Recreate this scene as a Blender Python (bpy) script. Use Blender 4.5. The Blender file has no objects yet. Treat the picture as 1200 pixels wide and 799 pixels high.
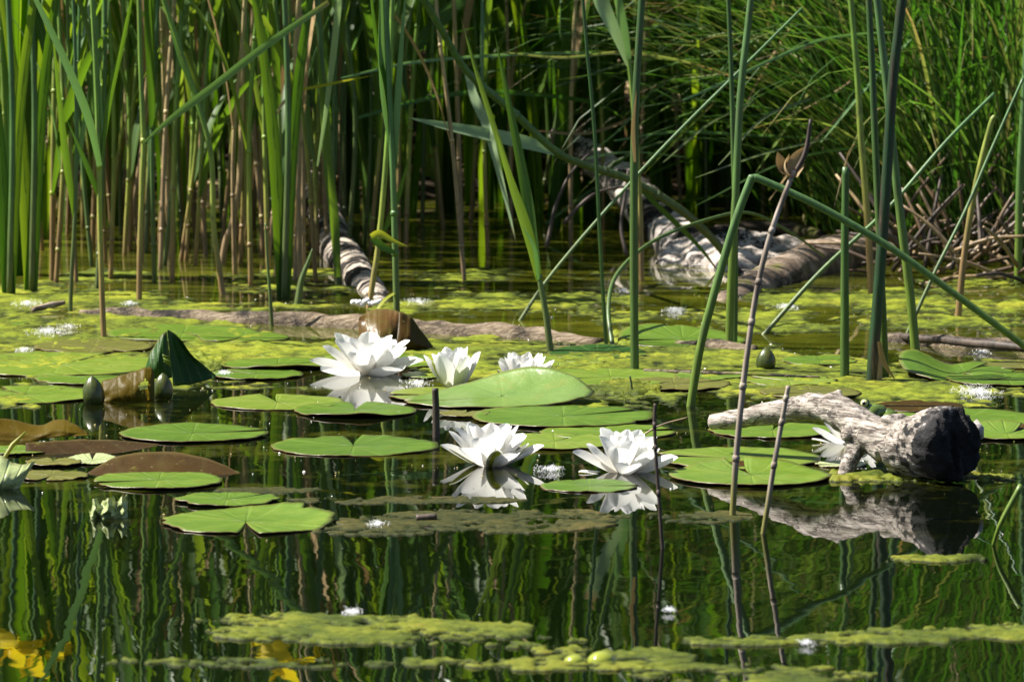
import bpy, bmesh, math, random
from mathutils import Vector, Matrix, noise, Euler
R = math.radians
sc = bpy.context.scene
col = sc.collection
rng = random.Random(11)

# ------------------------------------------------------------------ camera
W0, H0, FPX, CAMH = 1200.0, 799.0, 7000.0, 0.896
PITCH = math.atan(755.5 / 7000.0)
CAM = Vector((0, 0, CAMH))
FWD = Vector((0, math.cos(PITCH), -math.sin(PITCH)))
UPV = Vector((0, math.sin(PITCH), math.cos(PITCH)))
RGT = Vector((1, 0, 0))

def ray(x, y):
    return FWD * FPX + RGT * (x - W0 / 2) - UPV * (y - H0 / 2)

def P(x, y, z=0.0):
    """point of the water plane (height z) seen at photo position x, y"""
    d = ray(x, y)
    return CAM + d * ((z - CAMH) / d.z)

def Q(x, y, Y):
    """point at distance Y seen at photo position x, y"""
    d = ray(x, y)
    return CAM + d * (Y / d.y)

def S(Y):
    return Y / FPX * 1.006

cd = bpy.data.cameras.new('camera')
cam = bpy.data.objects.new('camera', cd)
col.objects.link(cam)
cam.location = CAM
cam.rotation_euler = (math.pi / 2 - PITCH, 0, 0)
cd.sensor_width = 36
cd.lens = FPX / W0 * 36
cd.clip_start, cd.clip_end = 0.05, 2000
cd.dof.use_dof = True
cd.dof.focus_distance = 7.35
cd.dof.aperture_fstop = 19.0
sc.camera = cam

# ------------------------------------------------------------------ light
SUN_EL, SUN_BACK = 52.0, 6.0
to_sun = Vector((-math.cos(R(SUN_EL)) * math.cos(R(SUN_BACK)), math.cos(R(SUN_EL)) * math.sin(R(SUN_BACK)), math.sin(R(SUN_EL))))
sd = bpy.data.lights.new('sun', 'SUN')
sd.energy = 5.0
sd.angle = R(0.53)
sd.color = (1.0, 0.95, 0.86)
sun = bpy.data.objects.new('sun', sd)
col.objects.link(sun)
sun.rotation_euler = to_sun.to_track_quat('Z', 'Y').to_euler()
w = bpy.data.worlds.new('World')
sc.world = w
w.use_nodes = True
nt = w.node_tree
bg = nt.nodes['Background']
sky = nt.nodes.new('ShaderNodeTexSky')
sky.sky_type = 'NISHITA'
sky.sun_disc = False
sky.sun_elevation = R(SUN_EL)
sky.sun_rotation = math.atan2(to_sun.x, to_sun.y)
nt.links.new(sky.outputs[0], bg.inputs[0])
bg.inputs[1].default_value = 0.05
sc.view_settings.view_transform = 'Standard'
sc.view_settings.look = 'None'
sc.view_settings.gamma = 1
sc.view_settings.exposure = 1.42
sc.render.engine = 'CYCLES'
sc.cycles.use_denoising = True
sc.cycles.max_bounces = 8
sc.cycles.transparent_max_bounces = 4
sc.cycles.caustics_reflective = False
sc.cycles.caustics_refractive = False

# ------------------------------------------------------------------ material helpers
class NT:
    def __init__(self, name):
        self.m = bpy.data.materials.new(name)
        self.m.use_nodes = True
        self.t = self.m.node_tree
        self.n = self.t.nodes
        self.b = self.n['Principled BSDF']
        self.out = self.n['Material Output']
    def add(self, typ, **kw):
        nd = self.n.new(typ)
        for k, v in kw.items():
            setattr(nd, k, v)
        return nd
    def link(self, a, b):
        self.t.links.new(a, b)
    def noise(self, scale, detail=4, vec=None, rough=0.55):
        nd = self.add('ShaderNodeTexNoise')
        nd.inputs['Scale'].default_value = scale
        nd.inputs['Detail'].default_value = detail
        nd.inputs['Roughness'].default_value = rough
        if vec is not None:
            self.link(vec, nd.inputs['Vector'])
        return nd
    def ramp(self, fac, stops):
        nd = self.add('ShaderNodeValToRGB')
        el = nd.color_ramp.elements
        while len(el) < len(stops):
            el.new(0.5)
        for e, (p, c) in zip(el, stops):
            e.position = p
            e.color = (*c, 1) if len(c) == 3 else c
        self.link(fac, nd.inputs[0])
        return nd.outputs[0]
    def mix(self, fac, a, b, blend='MIX'):
        nd = self.add('ShaderNodeMix', data_type='RGBA', blend_type=blend)
        for sock, v in ((nd.inputs[0], fac), (nd.inputs[6], a), (nd.inputs[7], b)):
            if hasattr(v, 'default_value'):
                self.link(v, sock)
            elif isinstance(v, tuple):
                sock.default_value = (*v, 1)
            else:
                sock.default_value = v
        return nd.outputs[2]
    def math(self, op, a, b=None, c=None):
        nd = self.add('ShaderNodeMath', operation=op)
        for i, v in enumerate((a, b, c)):
            if v is None:
                continue
            if hasattr(v, 'default_value'):
                self.link(v, nd.inputs[i])
            else:
                nd.inputs[i].default_value = v
        return nd.outputs[0]
    def obj(self, stretch=None):
        tc = self.add('ShaderNodeTexCoord')
        if stretch is None:
            return tc.outputs['Object']
        mp = self.add('ShaderNodeMapping')
        mp.inputs['Scale'].default_value = stretch
        self.link(tc.outputs['Object'], mp.inputs[0])
        return mp.outputs[0]
    def pos(self):
        return self.add('ShaderNodeNewGeometry').outputs['Position']
    def attr(self, name):
        return self.add('ShaderNodeAttribute', attribute_name=name).outputs['Fac']
    def rand(self):
        """one random number per object plus a little per island"""
        a = self.add('ShaderNodeObjectInfo').outputs['Random']
        b = self.add('ShaderNodeNewGeometry').outputs['Random Per Island']
        return self.math('FRACT', self.math('ADD', a, b))
    def bump(self, h, strength=0.4, dist=0.002):
        nd = self.add('ShaderNodeBump')
        nd.inputs['Strength'].default_value = strength
        nd.inputs['Distance'].default_value = dist
        self.link(h, nd.inputs['Height'])
        self.link(nd.outputs[0], self.b.inputs['Normal'])
    def setb(self, color=None, rough=0.6, spec=0.5):
        if color is not None:
            if isinstance(color, tuple):
                self.b.inputs['Base Color'].default_value = (*color, 1)
            else:
                self.link(color, self.b.inputs['Base Color'])
        self.b.inputs['Roughness'].default_value = rough
        self.b.inputs['Specular IOR Level'].default_value = spec
    def translucent(self, color, fac):
        tr = self.add('ShaderNodeBsdfTranslucent')
        if isinstance(color, tuple):
            tr.inputs[0].default_value = (*color, 1)
        else:
            self.link(color, tr.inputs[0])
        mx = self.add('ShaderNodeMixShader')
        mx.inputs[0].default_value = fac
        self.link(self.b.outputs[0], mx.inputs[1])
        self.link(tr.outputs[0], mx.inputs[2])
        self.link(mx.outputs[0], self.out.inputs[0])

def leaf_mat(name, stops, tstops, fac=0.4, rough=0.45, spec=0.4, veins=True):
    m = NT(name)
    r = m.rand()
    vec = m.obj()
    n = m.noise(9, 3, vec)
    f = m.math('ADD', m.math('MULTIPLY', r, 0.75), m.math('MULTIPLY', n.outputs[0], 0.3))
    c = m.ramp(f, stops)
    t = m.ramp(f, tstops)
    ac, al = m.attr('across'), m.attr('along')
    n2 = m.noise(170, 3, vec)
    rib = m.ramp(ac, [(0, (1, 1, 1)), (.16, (0, 0, 0))])
    c = m.mix(m.math('MULTIPLY', rib, .35), c, (.3, .36, .14))
    c = m.mix(m.math('MULTIPLY', m.ramp(n2.outputs[0], [(.6, (0, 0, 0)), (.75, (1, 1, 1))]), .35), c, (.16, .13, .05))
    tip = m.math('ADD', al, m.math('MULTIPLY', m.math('SUBTRACT', n.outputs[0], .5), .5))
    tipm = m.ramp(m.math('MULTIPLY', tip, m.math('MULTIPLY_ADD', r, .25, .8)), [(.86, (0, 0, 0)), (.97, (.8, .8, .8))])
    c = m.mix(tipm, c, (.26, .18, .08))
    t = m.mix(tipm, t, (.35, .2, .06))
    m.setb(c, rough, spec)
    m.translucent(t, fac)
    return m.m

M = {}
M['reed_leaf'] = leaf_mat('reed_leaf', [(0, (.018, .055, .01)), (.5, (.055, .12, .02)), (1, (.13, .2, .035))],
                          [(0, (.06, .17, .008)), (.5, (.17, .31, .012)), (1, (.34, .45, .03))], .42)
M['glaucous_leaf'] = leaf_mat('glaucous_leaf', [(0, (.07, .16, .06)), (1, (.15, .25, .1))],
                              [(0, (.12, .28, .05)), (1, (.2, .38, .08))], .3, .38, .5)
M['pale_leaf'] = leaf_mat('pale_leaf', [(0, (.22, .33, .17)), (1, (.28, .38, .2))], [(0, (.25, .4, .12)), (1, (.3, .45, .15))], .3, .35, .5)
M['yellow_leaf'] = leaf_mat('yellow_leaf', [(0, (.3, .27, .02)), (1, (.25, .3, .03))], [(0, (.5, .45, .02)), (1, (.45, .5, .03))], .45)
M['dry_leaf'] = leaf_mat('dry_leaf', [(0, (.2, .13, .06)), (.6, (.34, .24, .12)), (1, (.45, .36, .22))], [(0, (.25, .15, .05)), (1, (.45, .3, .12))], .25, .7, .2)
M['broad_leaf'] = leaf_mat('broad_leaf', [(0, (.016, .05, .006)), (.5, (.045, .11, .01)), (1, (.11, .19, .02))],
                           [(0, (.04, .14, .004)), (.5, (.15, .31, .006)), (1, (.36, .5, .015))], .46)
M['sedge'] = leaf_mat('sedge', [(0, (.012, .045, .008)), (.5, (.045, .11, .018)), (.78, (.12, .19, .035)), (.9, (.2, .15, .06)), (1, (.3, .2, .1))],
                      [(0, (.03, .13, .008)), (.55, (.1, .26, .015)), (.78, (.22, .36, .04)), (1, (.35, .22, .08))], .36)

def stem_mat(name, low, mid, top, z0, z1, dark=(.07, .045, .03)):
    m = NT(name)
    vec = m.obj()
    sep = m.add('ShaderNodeSeparateXYZ')
    m.link(vec, sep.inputs[0])
    r = m.rand()
    z = m.math('ADD', sep.outputs[2], m.math('MULTIPLY', r, (z1 - z0) * -.5))
    f = m.math('DIVIDE', m.math('SUBTRACT', z, z0), z1 - z0)
    c = m.ramp(f, [(0, low), (.45, mid), (1, top)])
    n = m.noise(14, 4, m.obj((6, 6, 1)))
    c = m.mix(m.math('MULTIPLY', n.outputs[0], .55), c, m.mix(r, c, dark))
    n2 = m.noise(160, 2, m.obj((1, 1, .15)))
    c = m.mix(.4, c, m.ramp(n2.outputs[0], [(.3, (.02, .025, .01)), (.7, (.6, .6, .4))]), 'OVERLAY')
    n3 = m.noise(45, 5, m.obj((1, 1, .6)), .7)
    c = m.mix(m.math('MULTIPLY', m.ramp(n3.outputs[0], [(.57, (0, 0, 0)), (.66, (1, 1, 1))]), .55), c, dark)
    m.setb(c, .45, .45)
    return m.m

M['reed_stem'] = stem_mat('reed_stem', (.3, .19, .085), (.3, .34, .06), (.14, .27, .04), -.02, .24)
M['green_stem'] = stem_mat('green_stem', (.1, .13, .04), (.08, .16, .045), (.06, .15, .045), .0, .3, (.03, .05, .02))
M['dry_stem'] = stem_mat('dry_stem', (.32, .22, .13), (.45, .34, .18), (.45, .38, .2), .0, .4)
M['litter'] = stem_mat('litter', (.1, .06, .035), (.19, .12, .07), (.27, .19, .11), .0, .12)
M['rush'] = stem_mat('rush', (.06, .12, .018), (.038, .1, .022), (.034, .09, .024), .0, .5, (.06, .06, .03))
M['rush_light'] = stem_mat('rush_light', (.13, .2, .02), (.085, .17, .045), (.08, .17, .06), .0, .3, (.06, .08, .03))

def scar_mat():
    m = NT('rush_scarred')
    n = m.noise(30, 5, m.obj((3, 3, .35)))
    n2 = m.noise(120, 3, m.obj((2, 2, .2)))
    c = m.ramp(n.outputs[0], [(.4, (.012, .045, .012)), (.54, (.016, .03, .01)), (.6, (.03, .02, .012)), (.68, (.12, .085, .05)), (.75, (.25, .2, .14))])
    c = m.mix(.3, c, n2.outputs[0], 'OVERLAY')
    m.setb(c, .5, .4)
    m.bump(n.outputs[0], .5, .002)
    return m.m
M['rush_scarred'] = scar_mat()

def twig_mat():
    m = NT('twig')
    n = m.noise(60, 5, m.obj((2, 2, .3)))
    sep = m.add('ShaderNodeSeparateXYZ')
    m.link(m.obj(), sep.inputs[0])
    f = m.math('MULTIPLY', sep.outputs[2], 12)
    c = m.ramp(n.outputs[0], [(.3, (.13, .1, .075)), (.55, (.29, .24, .19)), (.75, (.45, .39, .33))])
    c = m.mix(m.ramp(f, [(.25, (1, 1, 1)), (.75, (0, 0, 0))]), c, (.16, .15, .04))
    m.setb(c, .7, .25)
    m.bump(n.outputs[0], .5, .001)
    return m.m
M['twig'] = twig_mat()
m = NT('dark_twig'); n = m.noise(60, 4, m.obj((2, 2, .4)))
m.setb(m.ramp(n.outputs[0], [(.3, (.018, .014, .01)), (.7, (.085, .06, .045))]), .6, .35); M['dark_twig'] = m.m

def pad_mat(name, stops, fac=.18, rough=.3, tcol=(.2, .38, .03), veins=.09, spec=.45):
    m = NT(name)
    vec = m.obj()
    r = m.add('ShaderNodeObjectInfo').outputs['Random']
    n1 = m.noise(18, 5, vec)
    n2 = m.noise(160, 3, vec)
    f = m.math('ADD', m.math('MULTIPLY', n1.outputs[0], .6), m.math('MULTIPLY', r, .4))
    c = m.ramp(f, stops)
    ang = m.attr('ang'); rho = m.attr('rho')
    wv = m.math('POWER', m.math('ABSOLUTE', m.math('SINE', m.math('MULTIPLY', ang, 9))), 26)
    c = m.mix(m.math('MULTIPLY', wv, veins), c, (.3, .4, .12))
    c = m.mix(m.ramp(rho, [(.93, (0, 0, 0)), (1, (.6, .6, .6))]), c, (.13, .1, .03))
    n6 = m.noise(30, 5, vec, .65)
    c = m.mix(m.math('MULTIPLY', m.ramp(n6.outputs[0], [(.6, (0, 0, 0)), (.7, (1, 1, 1))]), .45), c, (.2, .2, .03))
    c = m.mix(m.math('MULTIPLY', m.ramp(n6.outputs[0], [(.3, (1, 1, 1)), (.36, (0, 0, 0))]), .5), c, (.1, .07, .02))
    sp = m.ramp(n2.outputs[0], [(.68, (0, 0, 0)), (.74, (.7, .7, .7))])
    c = m.mix(m.math('MULTIPLY', sp, .6), c, (.34, .3, .14))
    m.setb(c, rough, spec)
    rr = m.noise(40, 3, vec)
    m.link(m.math('ADD', m.math('MULTIPLY', rr.outputs[0], .25), rough - .08), m.b.inputs['Roughness'])
    h = m.math('ADD', m.math('MULTIPLY', n1.outputs[0], 1.5), m.math('MULTIPLY', wv, -3 * veins))
    m.bump(m.math('ADD', h, m.math('MULTIPLY', n6.outputs[0], .8)), .8, .003)
    m.translucent(tcol, fac)
    return m.m
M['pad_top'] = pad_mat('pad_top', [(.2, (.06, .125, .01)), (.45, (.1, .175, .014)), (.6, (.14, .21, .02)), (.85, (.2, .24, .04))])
M['pad_gloss'] = pad_mat('pad_gloss', [(.2, (.07, .14, .015)), (.5, (.1, .18, .02)), (.8, (.14, .22, .035))], .1, .3, veins=.03, spec=.6)
M['pad_gloss'].node_tree.nodes['Principled BSDF'].inputs['Coat Weight'].default_value = .6
M['pad_gloss'].node_tree.nodes['Principled BSDF'].inputs['Coat Roughness'].default_value = .25
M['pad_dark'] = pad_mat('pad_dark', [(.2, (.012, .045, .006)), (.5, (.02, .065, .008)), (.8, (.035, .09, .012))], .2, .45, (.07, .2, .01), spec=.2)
M['pad_pale'] = pad_mat('pad_pale', [(.2, (.33, .4, .16)), (.5, (.4, .46, .21)), (.8, (.46, .5, .28))], .25, .25, (.45, .52, .2))
M['pad_olive'] = pad_mat('pad_olive', [(.2, (.1, .11, .02)), (.5, (.15, .15, .03)), (.8, (.2, .18, .035))], .3, .35, (.35, .28, .02))
M['pad_ochre'] = pad_mat('pad_ochre', [(.2, (.1, .065, .005)), (.5, (.13, .09, .006)), (.8, (.11, .1, .008))], .5, .4, (.4, .27, .01), spec=.15, veins=.04)
M['pad_brown'] = pad_mat('pad_brown', [(.2, (.03, .016, .004)), (.5, (.05, .027, .005)), (.8, (.07, .045, .008))], .25, .4, (.26, .11, .01), spec=.15, veins=.02)
M['pad_red'] = pad_mat('pad_red', [(.2, (.07, .008, .008)), (.5, (.11, .014, .01)), (.8, (.1, .09, .01))], .25, .35, (.3, .04, .01), spec=.4, veins=.03)
m = NT('pad_under'); n = m.noise(40, 4, m.obj())
m.setb(m.ramp(n.outputs[0], [(.3, (.05, .025, .012)), (.6, (.1, .05, .016)), (.8, (.12, .08, .02))]), .4, .4); M['pad_under'] = m.m

def petal_mat():
    m = NT('petal')
    t = m.attr('along')
    c = m.ramp(t, [(0, (.74, .55, .3)), (.2, (.8, .73, .58)), (.5, (.82, .805, .76)), (1, (.83, .82, .8))])
    vn = m.noise(30, 3, m.obj((5, 5, .8)))
    c = m.mix(.12, c, vn.outputs[0], 'MULTIPLY')
    n = m.noise(45, 3, m.obj())
    c = m.mix(.06, c, n.outputs[0], 'MULTIPLY')
    m.setb(c, .5, .25)
    m.translucent((.9, .9, .86), .42)
    return m.m
M['petal'] = petal_mat()
m = NT('sepal'); t = m.attr('along'); e = m.attr('edge')
cc = m.ramp(e, [(0, (.26, .3, .02)), (.42, (.17, .2, .015)), (.6, (.2, .14, .05)), (.78, (.75, .74, .68))])
m.setb(cc, .4, .4); m.translucent((.35, .4, .05), .25); M['sepal'] = m.m
m = NT('stamen'); m.setb((.8, .5, .06), .6, .3); m.translucent((.85, .6, .1), .3); M['stamen'] = m.m
m = NT('bud'); vec = m.obj(); sep = m.add('ShaderNodeSeparateXYZ'); m.link(vec, sep.inputs[0])
n = m.noise(40, 3, m.obj((3, 3, .6)))
m.setb(m.ramp(n.outputs[0], [(.3, (.02, .032, .006)), (.55, (.06, .075, .01)), (.7, (.08, .05, .015))]), .3, .5); M['bud'] = m.m

def algae_mat(name, stops, bump=.7):
    m = NT(name)
    p = m.pos()
    n1 = m.noise(7, 6, p, .65)
    n2 = m.noise(110, 5, p, .7)
    f = m.math('ADD', m.math('MULTIPLY', n1.outputs[0], .7), m.math('MULTIPLY', n2.outputs[0], .3))
    c = m.ramp(f, stops)
    sep = m.add('ShaderNodeSeparateXYZ'); m.link(p, sep.inputs[0])
    zf = m.math('ADD', m.math('MULTIPLY', sep.outputs[2], 440), m.math('MULTIPLY', m.math('SUBTRACT', n2.outputs[0], .5), 1.2))   # the film is thin and dark where it thins into the water
    c = m.mix(m.ramp(zf, [(.1, (0, 0, 0)), (.95, (1, 1, 1))]), (.018, .026, .004), c)
    m.setb(c, .6, .2)
    m.bump(n2.outputs[0], bump, .006)
    m.translucent(c, .2)
    return m.m
M['algae'] = algae_mat('algae', [(.32, (.05, .06, .008)), (.43, (.11, .145, .012)), (.52, (.2, .24, .016)), (.62, (.3, .3, .025)), (.75, (.17, .2, .03))])
M['algae_front'] = algae_mat('algae_front', [(.36, (.03, .045, .005)), (.47, (.07, .095, .008)), (.56, (.16, .18, .014)), (.7, (.25, .2, .03))])
M['algae_brown'] = algae_mat('algae_brown', [(.36, (.02, .024, .005)), (.48, (.055, .055, .01)), (.58, (.1, .085, .018)), (.7, (.22, .13, .06))])

def wood_mat(name, stops, axis=(1, 7, 7), scale=22, dark=(.012, .01, .009), dthr=(.62, .72), bump=.9, dist=.004, moss=None):
    m = NT(name)
    v1 = m.obj(axis)
    n1 = m.noise(scale, 7, v1, .65)
    n2 = m.noise(scale * .35, 5, m.obj(), .6)
    n3 = m.noise(scale * 5, 4, v1, .6)
    c = m.ramp(n1.outputs[0], stops)
    f = m.math('ADD', m.math('MULTIPLY', n2.outputs[0], .75), m.math('MULTIPLY', n3.outputs[0], .25))
    c = m.mix(m.ramp(f, [(dthr[0], (0, 0, 0)), (dthr[1], (1, 1, 1))]), c, dark)
    if moss:
        n4 = m.noise(9, 5, m.obj((1, 1, 1)))
        c = m.mix(m.ramp(n4.outputs[0], [(moss, (0, 0, 0)), (moss + .08, (1, 1, 1))]), c, (.1, .11, .015))
    m.setb(c, .75, .2)
    h = m.math('ADD', m.math('MULTIPLY', n1.outputs[0], .7), m.math('MULTIPLY', n3.outputs[0], .3))
    m.bump(h, bump, dist)
    return m.m
M['wood_grey'] = wood_mat('wood_grey', [(.25, (.11, .095, .085)), (.42, (.34, .3, .28)), (.6, (.55, .51, .48)), (.8, (.66, .62, .58))])
M['wood_bark'] = wood_mat('wood_bark', [(.25, (.035, .026, .018)), (.45, (.17, .125, .08)), (.6, (.31, .245, .17)), (.8, (.48, .41, .32))], scale=30, dthr=(.52, .6), bump=1.2, dist=.006)
M['wood_bleached'] = wood_mat('wood_bleached', [(.25, (.05, .04, .035)), (.45, (.34, .29, .25)), (.6, (.58, .52, .47)), (.8, (.68, .62, .57))], axis=(2, 3, 3), scale=24, dthr=(.515, .55))
M['wood_dark'] = wood_mat('wood_dark', [(.25, (.02, .016, .012)), (.5, (.065, .048, .035)), (.75, (.16, .12, .09))], scale=18, moss=.56)
def shadow_band_mat():
    m = NT('wood_shadow_banded')
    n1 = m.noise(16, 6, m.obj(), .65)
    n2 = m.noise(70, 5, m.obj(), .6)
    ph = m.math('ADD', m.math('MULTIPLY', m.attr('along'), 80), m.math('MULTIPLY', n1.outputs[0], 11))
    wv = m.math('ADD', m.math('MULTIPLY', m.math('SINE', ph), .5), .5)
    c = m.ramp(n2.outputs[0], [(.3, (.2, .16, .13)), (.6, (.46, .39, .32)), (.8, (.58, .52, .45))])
    c = m.mix(m.ramp(wv, [(.2, (0, 0, 0)), (.36, (1, 1, 1))]), (.018, .014, .012), c)  # dark bands: reed shadows put into the wood colour
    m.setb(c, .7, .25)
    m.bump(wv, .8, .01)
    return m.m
M['wood_shadow_banded'] = shadow_band_mat()
M['wood_brown'] = wood_mat('wood_brown', [(.25, (.04, .028, .02)), (.5, (.19, .14, .1)), (.7, (.45, .36, .28))], axis=(1, 2, 2), scale=20, dthr=(.48, .58), moss=.55)

def char_mat():
    m = NT('wood_char')
    n1 = m.noise(60, 6, m.obj((1, 1, 1)), .7)
    n2 = m.noise(26, 3, m.obj((1, 1, .35)))
    f = m.math('ADD', m.math('MULTIPLY', n1.outputs[0], .5), m.math('MULTIPLY', n2.outputs[0], .5))
    sep = m.add('ShaderNodeSeparateXYZ'); m.link(m.obj(), sep.inputs[0])
    f = m.math('ADD', f, m.math('MULTIPLY', m.math('SUBTRACT', sep.outputs[2], .052), 3.4))     # pale patches towards the upper edge
    c = m.ramp(f, [(.5, (.006, .006, .007)), (.6, (.014, .013, .013)), (.66, (.08, .07, .065)), (.71, (.5, .46, .43))])
    m.setb(c, .7, .25)
    m.bump(n1.outputs[0], 1, .006)
    return m.m
M['wood_char'] = char_mat()

def logend_mat():
    """weathered grey wood whose sawn side is charred black"""
    m = NT('wood_half_burnt')
    rot = m.add('ShaderNodeMapping'); rot.inputs['Rotation'].default_value = (0, 0, R(43.6))     # the limb lies diagonally: turn the grain along it
    m.link(m.obj(), rot.inputs[0])
    def grain(st):
        q = m.add('ShaderNodeMapping'); q.inputs['Scale'].default_value = st
        m.link(rot.outputs[0], q.inputs[0]); return q.outputs[0]
    v1 = grain((.9, 6, 6))
    n1 = m.noise(26, 8, v1, .7)
    n2 = m.noise(30, 6, m.obj((1, 1, .7)), .7)
    n3 = m.noise(110, 4, v1, .6)
    c = m.ramp(n1.outputs[0], [(.3, (.06, .048, .04)), (.43, (.19, .16, .135)), (.55, (.38, .335, .29)), (.72, (.56, .51, .46))])
    n7 = m.noise(9, 5, grain((.7, 9, 9)), .6)
    crk = m.math('ABSOLUTE', m.math('SUBTRACT', n7.outputs[0], .5))
    c = m.mix(m.ramp(crk, [(.008, (.95, .95, .95)), (.028, (0, 0, 0))]), c, (.05, .04, .032))
    f = m.math('ADD', m.math('MULTIPLY', n2.outputs[0], .8), m.math('MULTIPLY', n3.outputs[0], .2))
    c = m.mix(m.ramp(f, [(.53, (0, 0, 0)), (.62, (.9, .9, .9))]), c, (.05, .042, .038))
    sep = m.add('ShaderNodeSeparateXYZ')
    m.link(rot.outputs[0], sep.inputs[0])
    g = m.math('ADD', m.math('MULTIPLY', sep.outputs[0], 11), m.math('MULTIPLY', m.math('SUBTRACT', n2.outputs[0], .5), 4.2))
    c = m.mix(m.ramp(g, [(.62, (0, 0, 0)), (.74, (1, 1, 1))]), c, (.014, .013, .013))
    m.setb(c, .75, .2)
    m.bump(m.math('ADD', n1.outputs[0], m.math('MULTIPLY', n2.outputs[0], .6)), 1, .005)
    return m.m
M['wood_half_burnt'] = logend_mat()

m = NT('fluff'); m.setb((.85, .85, .87), .8, .1); m.translucent((.9, .9, .9), .4); M['fluff'] = m.m
m = NT('flake'); m.setb((.78, .76, .72), .7, .2); M['flake'] = m.m
m = NT('frog_skin'); n = m.noise(90, 4, m.obj())
m.setb(m.ramp(n.outputs[0], [(.35, (.03, .045, .01)), (.5, (.07, .11, .02)), (.7, (.12, .17, .03))]), .25, .5); M['frog_skin'] = m.m
m = NT('frog_eye'); m.setb((.004, .004, .003), .05, .6); M['frog_eye'] = m.m
m = NT('frog_iris'); m.setb((.5, .46, .25), .25, .5); M['frog_iris'] = m.m
m = NT('iris_yellow'); m.setb((.8, .62, .01), .5, .3); m.translucent((.85, .7, .02), .4); M['iris_yellow'] = m.m
m = NT('bubble'); m.setb((.22, .25, .03), .06, .6); M['bubble'] = m.m

def water_mat():
    m = NT('water')
    p = m.pos()
    n = m.noise(2.2, 5, p)
    n2 = m.noise(14, 5, p)
    sep = m.add('ShaderNodeSeparateXYZ')
    m.link(p, sep.inputs[0])
    yy = m.math('MULTIPLY', m.math('SUBTRACT', sep.outputs[1], 7.3), .42)     # weedier towards the far bank
    f = m.math('ADD', m.math('ADD', m.math('MULTIPLY', n.outputs[0], .5), m.math('MULTIPLY', n2.outputs[0], .4)), m.math('MINIMUM', yy, .4))
    c = m.ramp(f, [(.42, (.0015, .0025, .0008)), (.6, (.004, .0055, .001)), (.75, (.022, .026, .003)), (.88, (.06, .066, .006)), (.97, (.13, .135, .012))])
    n5 = m.noise(6, 7, p, .7)
    band = m.add('ShaderNodeMapRange'); m.link(sep.outputs[1], band.inputs[0])
    band.inputs[1].default_value, band.inputs[2].default_value, band.inputs[3].default_value, band.inputs[4].default_value = 6.25, 6.9, 0, 1
    sc_ = m.math('MULTIPLY', m.ramp(n5.outputs[0], [(.52, (0, 0, 0)), (.66, (1, 1, 1))]), band.outputs[0])
    c = m.mix(m.math('MULTIPLY', sc_, .6), c, (.085, .09, .008))
    m.setb(c, .015, .5)
    m.link(m.math('MULTIPLY_ADD', sc_, .09, .012), m.b.inputs['Roughness'])
    m.b.inputs['IOR'].default_value = 1.333
    r1 = m.noise(16, 2, p)
    r2 = m.noise(5, 2, p)
    r3 = m.noise(55, 2, p)
    def vec(nz, k):
        s = m.add('ShaderNodeVectorMath', operation='SUBTRACT'); m.link(nz.outputs['Color'], s.inputs[0]); s.inputs[1].default_value = (.5, .5, .5)
        q = m.add('ShaderNodeVectorMath', operation='MULTIPLY'); m.link(s.outputs[0], q.inputs[0]); q.inputs[1].default_value = (k, k * .6, 0)
        return q.outputs[0]
    a1 = m.add('ShaderNodeVectorMath', operation='ADD'); m.link(vec(r1, .012), a1.inputs[0]); m.link(vec(r2, .010), a1.inputs[1])
    a2 = m.add('ShaderNodeVectorMath', operation='ADD'); m.link(a1.outputs[0], a2.inputs[0]); m.link(vec(r3, .005), a2.inputs[1])
    ng = m.add('ShaderNodeNewGeometry')
    a3 = m.add('ShaderNodeVectorMath', operation='ADD'); m.link(a2.outputs[0], a3.inputs[0]); m.link(ng.outputs['Normal'], a3.inputs[1])
    nn = m.add('ShaderNodeVectorMath', operation='NORMALIZE'); m.link(a3.outputs[0], nn.inputs[0])
    m.link(nn.outputs[0], m.b.inputs['Normal'])
    return m.m
M['water'] = water_mat()

m = NT('bank_soil'); p = m.pos(); n = m.noise(9, 8, p, .7); n2 = m.noise(60, 5, p)
c = m.ramp(n.outputs[0], [(.3, (.01, .008, .005)), (.5, (.028, .02, .013)), (.65, (.06, .045, .03)), (.8, (.14, .1, .07))])
m.setb(c, .9, .1); m.bump(n2.outputs[0], .9, .02); M['bank_soil'] = m.m

# ------------------------------------------------------------------ mesh helpers
class MB:
    def __init__(self):
        self.v, self.f, self.mi = [], [], []
        self.at = {}
    def vert(self, p, **at):
        self.v.append(Vector(p))
        i = len(self.v) - 1
        for k, x in at.items():
            self.at.setdefault(k, {})[i] = x
        return i
    def face(self, idx, mi=0):
        self.f.append(tuple(idx)); self.mi.append(mi)

def build(mb, name, mats, parent=None, loc=None, smooth=True):
    """link a mesh; vertices are in world space, origin moved to the parent or to loc"""
    o0 = parent.location if parent is not None else (loc if loc is not None else Vector((0, 0, 0)))
    if parent is not None and parent.parent is not None:
        o0 = parent.parent.location
    me = bpy.data.meshes.new(name)
    me.from_pydata([v - o0 for v in mb.v], [], mb.f)
    if not isinstance(mats, (list, tuple)):
        mats = [mats]
    for mt in mats:
        me.materials.append(M[mt])
    me.polygons.foreach_set('material_index', mb.mi)
    me.polygons.foreach_set('use_smooth', [smooth] * len(mb.f))
    for k, d in mb.at.items():
        a = me.attributes.new(k, 'FLOAT', 'POINT')
        a.data.foreach_set('value', [d.get(i, 0.0) for i in range(len(mb.v))])
    me.update()
    ob = bpy.data.objects.new(name, me)
    col.objects.link(ob)
    if parent is not None:
        ob.parent = parent
    else:
        ob.location = o0
    return ob

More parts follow.
